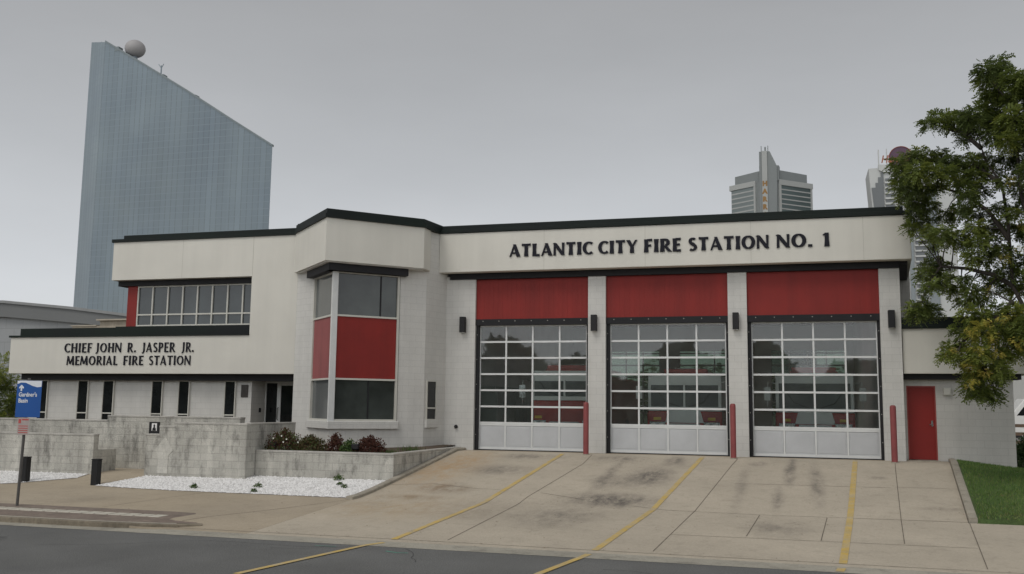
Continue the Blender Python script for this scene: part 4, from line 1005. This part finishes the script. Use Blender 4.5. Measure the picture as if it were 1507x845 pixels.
# --- round green tree behind the wing's left end
def crowntree(name, base, blobs, n, size, label, hue=(.2, .8), mat=None, group=None, sc=1.):
    r = empty(name, base, label, 'tree', group)
    mb = MB(); b = Vector(base); top = Vector(blobs[0][:3])
    mb.tube([b, b.lerp(top, .5)+Vector((.1, 0, 0)), top], [.22*sc, .15*sc, .05*sc], 8)
    for bl in blobs: mb.tube([b.lerp(top, .45), Vector(bl[:3])], [.07*sc, .02*sc], 6)
    mb.build('trunk', m_bark, r)
    mb = MB()
    for (x, y, z, rr) in blobs:
        for k in range(12):
            a = random.uniform(0, 2*pi); c_ = random.uniform(-.8, 1); q = random.uniform(.5, .95)*rr
            leafcloud(mb, (x+q*cos(a), y+q*sin(a)*.8, z+q*c_*.8), rr*.36, n, size, .8, hue=random.uniform(*hue))
    mb.build('crown', mat or m_leaf, r)
crowntree('tree', (-29.3, 10, -.4), [(-29.2, 10, 2.4, 1.5), (-30.4, 10.5, 2.6, 1.8), (-28.2, 9.8, 1.0, 1.0), (-31.5, 10, 1.6, 1.6)], 60, .30, 'round yellow-green tree behind the left end of the low wing')
for i, (x, rr, lab) in enumerate(((2.2, 1.9, 'green tree seen through the left engine door'), (6.6, 2.0, 'green tree seen through the middle engine door'), (10.9, 2.0, 'green tree seen through the right engine door'))):
    crowntree('tree', (x, 27, -.4), [(x, 27, 2.9, rr), (x-1.3, 27.4, 2.2, 1.4), (x+1.3, 26.6, 2.4, 1.4)], 45, .4, lab, (.5, .95), group='trees behind the engine hall', sc=.8)

# ================================================================== fire engines
def engine(x, y, w, lower, upper, label, roof=2.62, split=1.33, style=0):
    r = empty('fire_engine', (x, y, 0), label, 'fire engine', 'fire engines in the hall')
    E = Fr((x-5, y), (x+5, y)); c = 5; h = w/2
    mb = MB(); E.box(mb, c-h, c+h, .42, split, -2.4, 0); cab = mb.build('cab', lower, r, bevel=.05, seg=2)
    mb = MB(); E.box(mb, c-h+.02, c-h+.12, split, roof-.18, -.10, -.03); E.box(mb, c+h-.12, c+h-.02, split, roof-.18, -.10, -.03); E.box(mb, c-.035, c+.035, split+.1, roof-.3, -.08, -.02)
    E.box(mb, c-h+.02, c+h-.02, roof-.36, roof, -2.4, -.06); E.box(mb, c-h+.03, c+h-.03, split, split+.14, -.3, -.01); E.box(mb, c-h+.01, c-h+.05, split, roof-.2, -2.38, -.1); E.box(mb, c+h-.05, c+h-.01, split, roof-.2, -2.38, -.1)
    mb.build('cab_upper', upper, r, bevel=.03, seg=2)
    mb = MB(); E.box(mb, c-h+.12, c+h-.12, split+.13, roof-.34, -.09, -.05); mb.build('windshield', m_win_side, r)
    mb = MB()
    for s in (-1, 1): mb.tube([E.P(c+s*.15, split+.14, -.03), E.P(c+s*.62, split+.30, -.03), E.P(c+s*.85, split+.62, -.035)], .014, 6)
    mb.build('wiper', m_black, r)
    if style != 0:
        mb = MB(); E.poly(mb, [(c-.62, .95), (c+.62, .95), (c+.5, split+.08), (c-.5, split+.08)], 0, .035); mb.build('front_panel', m_white_truck, r, bevel=.01)
    mb = MB(); E.box(mb, c-.5, c+.5, .62, .93, 0, .03)
    for k in range(5): E.box(mb, c-.48, c+.48, .64+k*.06, .67+k*.06, .03, .045)
    mb.build('grille', m_chrome, r)
    for s in (-1, 1):
        mb = MB(); E.box(mb, c+s*.87-.26, c+s*.87+.26, .72, .98, 0, .03); lh = mb.build('lamp_bezel', m_chrome, r, bevel=.02)
        for k in (-1, 1):
            mb = MB(); mb.tube([E.P(c+s*.87+k*.13, .85, .025), E.P(c+s*.87+k*.13, .85, .05)], .09, 14); mb.build('headlight', m_lens, lh)
        mb = MB(); E.box(mb, c+s*.87-.12, c+s*.87+.12, 1.03, 1.12, 0, .03); mb.build('indicator', m_amber, r)
        mb = MB(); mb.tube([E.P(c+s*(h-.02), 2.25, -.1), E.P(c+s*(h+.22), 2.3, .16), E.P(c+s*(h+.24), 1.5, .16), E.P(c+s*(h), 1.42, -.05)], .016, 6); E.box(mb, c+s*(h+.24)-.10, c+s*(h+.24)+.10, 1.7, 2.12, .13, .17); mb.build('mirror', upper if style else m_chrome, r)
        for yy in (-1.4, -5.6):
            mb = MB(); mb.tube([E.P(c+s*(h-.30), .5, yy), E.P(c+s*(h-.02), .5, yy)], .5, 22); wh = mb.build('tyre', m_tyre, r, smooth=True)
            mb = MB(); mb.tube([E.P(c+s*(h-.05), .5, yy), E.P(c+s*(h-.005), .5, yy)], .28, 18); mb.build('rim', m_chrome, wh, smooth=True)
    mb = MB(); E.box(mb, c-h+.02, c+h-.02, .36, .60, .02, .38); mb.build('bumper', m_chrome, r, bevel=.04, seg=2)
    mb = MB(); E.box(mb, c-.75, c+.75, roof, roof+.07, -.8, -.4); E.box(mb, c-.7, c+.7, roof+.07, roof+.2, -.78, -.42); mb.build('light_bar', m_signr, r, bevel=.02)
    mb = MB(); E.box(mb, c-h+.03, c+h-.03, .45, roof-.1, -8.6, -2.5); mb.build('body', lower, r, bevel=.03)
    mb = MB()
    for s in (-.4, .4): mb.tube([E.P(c+s, roof+.25, -8.4), E.P(c+s, roof+.25, -1.0)], .03, 6)
    for k in range(18): mb.tube([E.P(c-.4, roof+.25, -8.2+k*.4), E.P(c+.4, roof+.25, -8.2+k*.4)], .015, 6)
    mb.build('ladder', m_alu, r)
engine(2.6, 1.6, 2.3, m_red_truck, m_white_truck, 'red fire engine with a pale upper cab behind the left engine door', 2.6, 1.62, 0)
engine(6.45, 2.2, 2.4, m_red_truck, m_white_truck, 'fire engine with white front panel and white mirrors behind the middle engine door', 2.5, 1.32, 1)
engine(10.5, 3.2, 2.45, m_red_truck, m_white_truck, 'fire engine set back behind the right engine door, chrome front and amber lights', 2.6, 1.32, 2)

# ================================================================== background buildings
def tower_glass():
    t = empty('glass_tower', (-310, 405, 0), 'tall blue-grey glass tower with a steeply sloping roof line and a ball on top', 'skyscraper')
    m = M('blue glass curtain wall', (.165, .208, .245), .32, .12, .012, .04, .05, spec=.25, brick=(3.3, 400, .26, .74, .12), tint=((.215, .26, .28), .03, .8))
    nt = m.node_tree; bt = [n for n in nt.nodes if n.type == 'TEX_BRICK'][0]; bt.offset = 0
    pl_ = [(-372.3, 409, 205.6), (-355.3, 400, 200.7), (-328, 399, 184.5), (-300, 398.7, 167.4), (-272, 399, 149.5), (-247.5, 400, 134.1), (-275, 436, 134.1), (-365, 430, 200.7), (-373.3, 420, 205.6)]
    n = len(pl_); mb = MB()
    mb.add([(x, y, -5) for x, y, z in pl_]+[(x, y, z) for x, y, z in pl_], [(i, (i+1) % n, n+(i+1) % n, n+i) for i in range(n)] + [tuple(range(n, 2*n))])
    b = mb.build('facade', m, t)
    mf = M('floor line grey', (.19, .232, .262), .5, .02)
    mb = MB()
    for i in range(5):
        a, c = pl_[i], pl_[i+1]; fr = Fr(a[:2], c[:2])
        for k in range(56):
            z = 4+k*3.6; u1 = fr.L; zt0, zt1 = a[2], c[2]
            if z > zt0: continue
            if z > zt1: u1 = fr.L*(zt0-z)/(zt0-zt1)
            fr.box(mb, 0, u1, z, z+.28, -.2, .025)
    mb.build('floor_lines', mf, t)
    mb = MB()
    for i in range(1, 5):
        a, c = pl_[i], pl_[i+1]; fr = Fr(a[:2], c[:2])
        fr.poly(mb, [(0, a[2]-.2), (fr.L, c[2]-.2), (fr.L, c[2]+.9), (0, a[2]+.9)], -1.5, .3)
    for (x, h) in ((-347, 1.5), (-317, 1.5), (-296, 1.2)):
        z = 200.7-(x+355.3)*.617; mb.box(x-1.2, x+1.2, 399.5, 403, z-1, z+h)
    mb.build('parapet', M('parapet grey', (.17, .20, .21), .7), t)
    mb = MB(); mb.lathe([(5.5*sin(pi*k/16)+.01, -4.9*cos(pi*k/16)) for k in range(17)], (-339.3, 405, 197.0), 28)
    rb = mb.build('radome', M('dark white ball', (.30, .29, .29), .6, .03, .2), t, smooth=True)
    mb = MB(); mb.lathe([(2.0, -8.5), (1.4, -4.6)], (-339.3, 405, 197.0), 14); mb.build('ball_stand', mf, rb)
    mb = MB(); mb.tube([(-319.2, 402, 176), (-319.2, 402, 184.5)], .35, 6); mb.tube([(-319.2, 402, 183), (-321, 402, 185.4)], .2, 5); mb.tube([(-319.2, 402, 183), (-317.8, 402, 185.4)], .2, 5); mb.build('antenna', mf, t)
tower_glass()
# low hall with a curved roof
hl = empty('low_hall', (-110, 100, 0), 'low grey hall with a wide shallow curved roof at the far left', 'hall')
m_hr = M('grey metal roof', (.135, .14, .14), .6, .04, .1, .03, 2)
m_hw = M('pale grey wall panels', (.27, .28, .285), .7, .04, .1, .03, 2, brick=(3.2, 2.1, .08, .85, .05))
top = [(-190, 8.5), (-165, 13.5), (-140, 16.2), (-120, 17.05), (-107, 16.8), (-94.6, 15.63), (-84.8, 14.45), (-74, 12.9), (-60, 10)]
FH = Fr((-200, 90), (-50, 90)); uh = lambda x: x+200
mb = MB()
for a, b in zip(top, top[1:]):
    FH.poly(mb, [(uh(a[0]), a[1]-2.45+max(0, a[0]+100)*.025), (uh(b[0]), b[1]-2.45+max(0, b[0]+100)*.025), (uh(b[0]), b[1]), (uh(a[0]), a[1])], -40, 0)
mb.build('roof', m_hr, hl)
mb = MB()
for a, b in zip(top, top[1:]): FH.poly(mb, [(uh(a[0]), a[1]-.35), (uh(b[0]), b[1]-.35), (uh(b[0]), b[1]+.06), (uh(a[0]), a[1]+.06)], -40, .3)
mb.build('roof_edge', M('roof edge grey', (.22, .225, .225), .6), hl)
mb = MB()
for a, b in zip(top, top[1:]): FH.poly(mb, [(uh(a[0]), -1), (uh(b[0]), -1), (uh(b[0]), b[1]-2.2), (uh(a[0]), a[1]-2.2)], -39, -.8)
mb.build('wall', m_hw, hl)
mb = MB()
for k in range(34): FH.box(mb, uh(-176+k*3.2), uh(-176+k*3.2)+.12, 0, 11.5, -.8, -.7)
mb.build('mullions', m_hr, hl)
bb = empty('beige_building', (-46, 43, 0), 'small beige block with a flat roof between the low hall and the red panel', 'building')
m_bg = M('beige wall', (.33, .29, .23), .8, .1, .6, .1, 4, streak=.15)
mb = MB(); mb.box(-50.6, -40, 40, 48, -1, 7.95); mb.box(-47.9, -40, 40.2, 47.8, 7.95, 8.42); mb.build('wall', m_bg, bb)
mb = MB(); mb.box(-48.05, -39.9, 39.85, 47.9, 8.42, 8.54); mb.box(-50.7, -48.05, 39.9, 48, 7.95, 8.05); mb.build('roof_edge', M('beige coping', (.36, .32, .26), .8), bb)
mb = MB()
for x in (-49.6, -46.8, -44.0): mb.box(x, x+1.1, 39.97, 40.1, 4.2, 5.6)
mb.build('window', m_win_dark, bb)

# corner tower with the vertical lettering
def banded(t, fr, u0, u1, z0, z1, pitch, wallm, glassm, bandm, frac=.34, name='window_band'):
    mb = MB(); fr.box(mb, u0, u1, z0, z1, -.5, .0); mb.build('glazing', glassm, t)
    mb = MB(); z = z1-pitch
    while z > z0: fr.box(mb, u0, u1, z, z+pitch*frac, -.4, .12); z -= pitch
    mb.build(name, bandm, t)
m_tg = M('tower grey', (.185, .20, .20), .7, .04, .05, .02, .5)
m_tl = M('tower light grey', (.33, .34, .33), .7, .04, .05, .02, .5)
m_tgl = M('tower glass', (.07, .095, .095), .3, .15, .03, .0, 1)
m_tgl2 = M('tower glass pale', (.15, .175, .175), .3, .08, .03, .0, 1)
m_gold = M('gold letters', (.25, .14, .045), .6, .1, .2)
t1 = empty('corner_tower', (-5, 610, 0), 'grey high-rise with two receding wings, a central fin and gold vertical letters', 'skyscraper')
a1 = Fr((-30.5, 613.5), (-13.5, 601.5)); a2 = Fr((.8, 601.5), (21.3, 620))
mb = MB(); mb.prism([(-29.8, 614), (-13.2, 602.2), (-10.5, 600.6), (-2.5, 600.6), (.6, 602.2), (20.6, 620.6), (5, 640), (-16, 640)], -5, 149); mb.build('body', m_tg, t1)
banded(t1, a1, 1.0, a1.L-1.6, -5, 146.2, 3.15, None, m_tgl2, m_tl, .28); banded(t1, a2, 1.8, a2.L-1.2, -5, 146.3, 3.15, None, m_tgl, m_tl, .24)
mb = MB(); a1.box(mb, -.3, a1.L-.2, 146.2, 149.6, -1.5, .6); a2.box(mb, .2, a2.L+.6, 146.3, 149.8, -1.5, .6); a1.box(mb, a1.L-1.6, a1.L-.2, -5, 146.2, -1, .5); a2.box(mb, .2, 1.8, -5, 146.3, -1, .5); a2.box(mb, a2.L-1.2, a2.L+.2, -5, 146.3, -1, .4); mb.build('frame_trim', m_tl, t1)
mb = MB(); mb.prism([(-27.5, 617), (-12.2, 604.5), (1.6, 604.5), (18.5, 622), (5, 638), (-16, 638)], 149, 156.5)
mb.prism([(-11.2, 601), (1.0, 601), (1.6, 606), (-11.2, 606)], 149, 159); mb.build('penthouse', m_tg, t1)
fF = Fr((-11.3, 599.4), (-3.0, 599.4))
mb = MB(); fF.poly(mb, [(0.2, -5), (8, -5), (11.2, 150), (11.2, 158.5), (6.9, 168.4), (.2, 168.4)], -5, -.6); fF.box(mb, 3.6, 4.6, 168.4, 171.5, -3, -1); mb.build('fin', m_tg, t1)
mb = MB(); fF.box(mb, 1.9, 5.2, -5, 168.6, -.8, .1); mb.build('fin_face', m_tl, t1)
mb = MB()
for x in (-9.7, -5.5): mb.tube([(x, 602, 168), (x, 602, 172.6)], .25, 5)
mb.build('antenna', m_tg, t1)
for k, ch in enumerate('HARRAH'):
    txt(ch, fF, 2.1, 145.6-k*5.1, 4.3, .15, m_gold, t1, .3, wscale=.95)
# balcony tower with the disc sign
t2 = empty('balcony_tower', (76, 615, 0), 'pale high-rise with stacked balconies, a painted stepped shadow and a purple disc sign on its roof', 'skyscraper')
m_t2 = M('pale tower wall', (.44, .45, .44), .75, .04, .04, .02, .5)
m_t2d = M('tower painted shade', (.13, .14, .145), .6, .1, .04, .02, .5)  # shade of notch and balconies, painted as dark slabs standing proud
f2 = Fr((54.5, 600), (110, 600)); 
mb = MB(); f2.poly(mb, [(5, -5), (50, -5), (50, 132), (48, 140), (38, 146), (12, 152.6), (6, 153.5), (.8, 153.5), (3, 118)], -30, -1.0); mb.build('body', m_t2, t2)
mb = MB(); f2.poly(mb, [(6.4, -5), (9.4, -5), (9.4, 150.5), (7.8, 150.5), (7.8, 147.5), (6.2, 147.5), (6.2, 144), (4.6, 144), (4.6, 141), (2.2, 141), (4.2, 118)], -1.05, -.4); mb.build('stepped_shade', m_t2d, t2)
mb = MB()
for k in range(44):
    z = 146.5-k*3.35; f2.box(mb, 10.4, 15.4, z-2.0, z, -.9, -.2)
    if z < 139: f2.box(mb, 26.5, 32.5, z-2.2, z, -.9, -.2)
mb.build('balcony_shade', m_t2d, t2)
mb = MB()
for k in range(44):
    z = 146.5-k*3.35; f2.box(mb, 10, 15.2, z-3.3, z-2.1, -.9, .3)
    if z < 139: f2.box(mb, 26, 32.5, z-3.3, z-2.3, -.9, .3)
mb.build('balcony', m_t2, t2)
mb = MB(); f2.box(mb, 18.2, 19.8, -5, 143, -.9, .2); f2.box(mb, 22.8, 25.2, -5, 141, -.9, .1); f2.box(mb, 33.5, 39, -5, 136, -.9, .1); mb.build('glass_strip', M('tower strip blue grey', (.20, .225, .235), .5), t2)
mb = MB(); f2.poly(mb, [(9.3, 150.5), (30, 148.3), (30, 151), (16, 154.6), (6.7, 155.5), (6.7, 152)], -6, .4); f2.box(mb, 6.7, 7.4, 155, 165.5, -3, -2); f2.box(mb, 11.6, 12.1, 154, 166, -3, -2.2); mb.build('crown', m_t2, t2)
sgn = MB(); sgn.tube([(74.3, 599.6, 159.2), (74.3, 601.2, 159.2)], 6.9, 36); ds = sgn.build('disc_sign', M('purple sign disc', (.085, .045, .075), .6), t2)
mb = MB()
for k in range(36):
    a, b = 2*pi*k/36, 2*pi*(k+1)/36
    mb.tube([(74.3+6.9*cos(a), 599.5, 159.2+6.9*sin(a)), (74.3+6.9*cos(b), 599.5, 159.2+6.9*sin(b))], .28, 5)
mb.build('disc_rim', M('red rim', (.22, .06, .05), .6), ds)
txt("Harrah's", f2, 8.0, 156.3, 6.6, .9, M('red orange sign letters', (.28, .10, .05), .6), t2, .12, wscale=.85, shear=.25)

# things beyond the annex at the right edge
wb = empty('white_building', (22, 48, -.35), 'low white building glimpsed past the right end of the annex', 'building')
mb = MB(); mb.box(17.5, 38, 44, 54, -.4, 7.2); mb.build('wall', M('white render', (.42, .42, .40), .8, .05, .4), wb)
mb = MB(); mb.box(17.3, 38.2, 43.8, 54.2, 7.2, 7.6); mb.build('roof_edge', m_tl, wb)
mb = MB()
for x in (19.5, 23.5, 27.5, 31.5): mb.box(x, x+1.6, 43.96, 44.1, 4.2, 5.8)
mb.build('window', m_win_dark, wb)
vn = empty('parked_van', (21.9, 26, -.35), 'white van parked beyond the right end of the annex', 'van')
FV = Fr((19.6, 25), (24.6, 25))
mb = MB(); FV.poly(mb, [(0.0, .05), (4.9, .05), (4.9, 1.95), (4.6, 2.15), (1.4, 2.15), (.75, 1.35), (.1, 1.1)], -1.9, 0); mb.build('body', m_white_truck, vn, bevel=.05, seg=2)
mb = MB(); FV.poly(mb, [(1.0, 1.3), (2.2, 1.3), (2.2, 1.95), (1.5, 1.95)], 0, .012); FV.box(mb, 2.5, 4.5, 1.3, 1.9, 0, .012); mb.build('side_window', m_win_dark, vn)
for u in (1.0, 3.9):
    mb = MB(); mb.tube([FV.P(u, .0, -.2), FV.P(u, .0, .03)], .34, 20); wv = mb.build('tyre', m_tyre, vn, smooth=True)
    mb = MB(); mb.tube([FV.P(u, .0, .02), FV.P(u, .0, .045)], .19, 16); mb.build('rim', m_chrome, wv, smooth=True)
wf = empty('timber_fence', (20, 17, -.35), 'low brown timber rail fence at the right edge behind the annex', 'fence')
mb = MB()
for x in rng(16.2, 26, 6): mb.box(x-.06, x+.06, 16.94, 17.06, -.5, .95)
mb.build('posts', M('brown timber', (.12, .085, .06), .85, .2, 3, .2, 20), wf)
mb = MB()
for z in (.1, .45, .8): mb.box(16.1, 26.1, 16.9, 16.94, z, z+.14)
mb.build('rails', M('brown timber rails', (.15, .105, .075), .85, .2, 3, .2, 20), wf)
shrub('green_shrub', (16.6, 3.2, -.55), .9, .8, 1.05, 2600, m_lgreen, .10, 'dark green shrub tucked behind the right corner of the annex wall', hue=.15)
shrub('green_shrub', (18.4, 8.5, -.5), 1.2, 1.0, 1.0, 2200, m_lgreen, .12, 'second green shrub, farther behind the annex at the right edge', hue=.35)
# trees across the street, behind the viewer: what the station's glass mirrors
m_far = leaf_mat('far foliage', [(0, (.22, .25, .17)), (.5, (.30, .33, .24)), (1, (.38, .40, .30))], .7, .4)
mb = MB()
for _ in range(15000):
    x = random.uniform(-70, 140); top_ = 5.0+1.0*sin(x*.35)+.9*sin(x*.93+1)
    z = -1+(top_+1)*random.random()**.75; y = -46+random.uniform(-3, 3)
    d = Vector((random.gauss(0, 1), random.gauss(0, .6), random.gauss(0, 1))).normalized(); s = d.cross(Vector((random.gauss(0, .4), 1, random.gauss(0, .4)))).normalized()*random.uniform(.4, .8)
    d = d*random.uniform(.6, 1.2); p = Vector((x, y, z))
    mb.add([p-d, p+s, p+d, p-s], [(0, 1, 2, 3)], (random.random(), 0, 0))
o = mb.build('woodland', m_far, kind='stuff'); tag(o, 'mass of street trees across the road, mirrored in the station glass', 'trees')
for i in range(5):
    y = 3+i*1.15; lk = empty('gear_locker', (-.45, y, 0), ('nearest' if i == 0 else ['', 'second', 'third', 'fourth', 'farthest'][i]) + ' grey-green gear locker along the left wall inside the engine hall', 'locker', 'gear lockers in the hall')
    mb = MB(); mb.box(-.78, -.18, y, y+1.1, .02, 2.1); mb.build('carcass', M('locker green', (.16, .20, .17), .6), lk, bevel=.01)
    mb = MB(); mb.box(-.18, -.15, y+.05, y+.53, .1, 2.02); mb.box(-.18, -.15, y+.57, y+1.05, .1, 2.02); mb.build('doors', M('locker door', (.26, .29, .26), .5), lk)
S.cycles.max_bounces = 8; S.cycles.transparent_max_bounces = 12
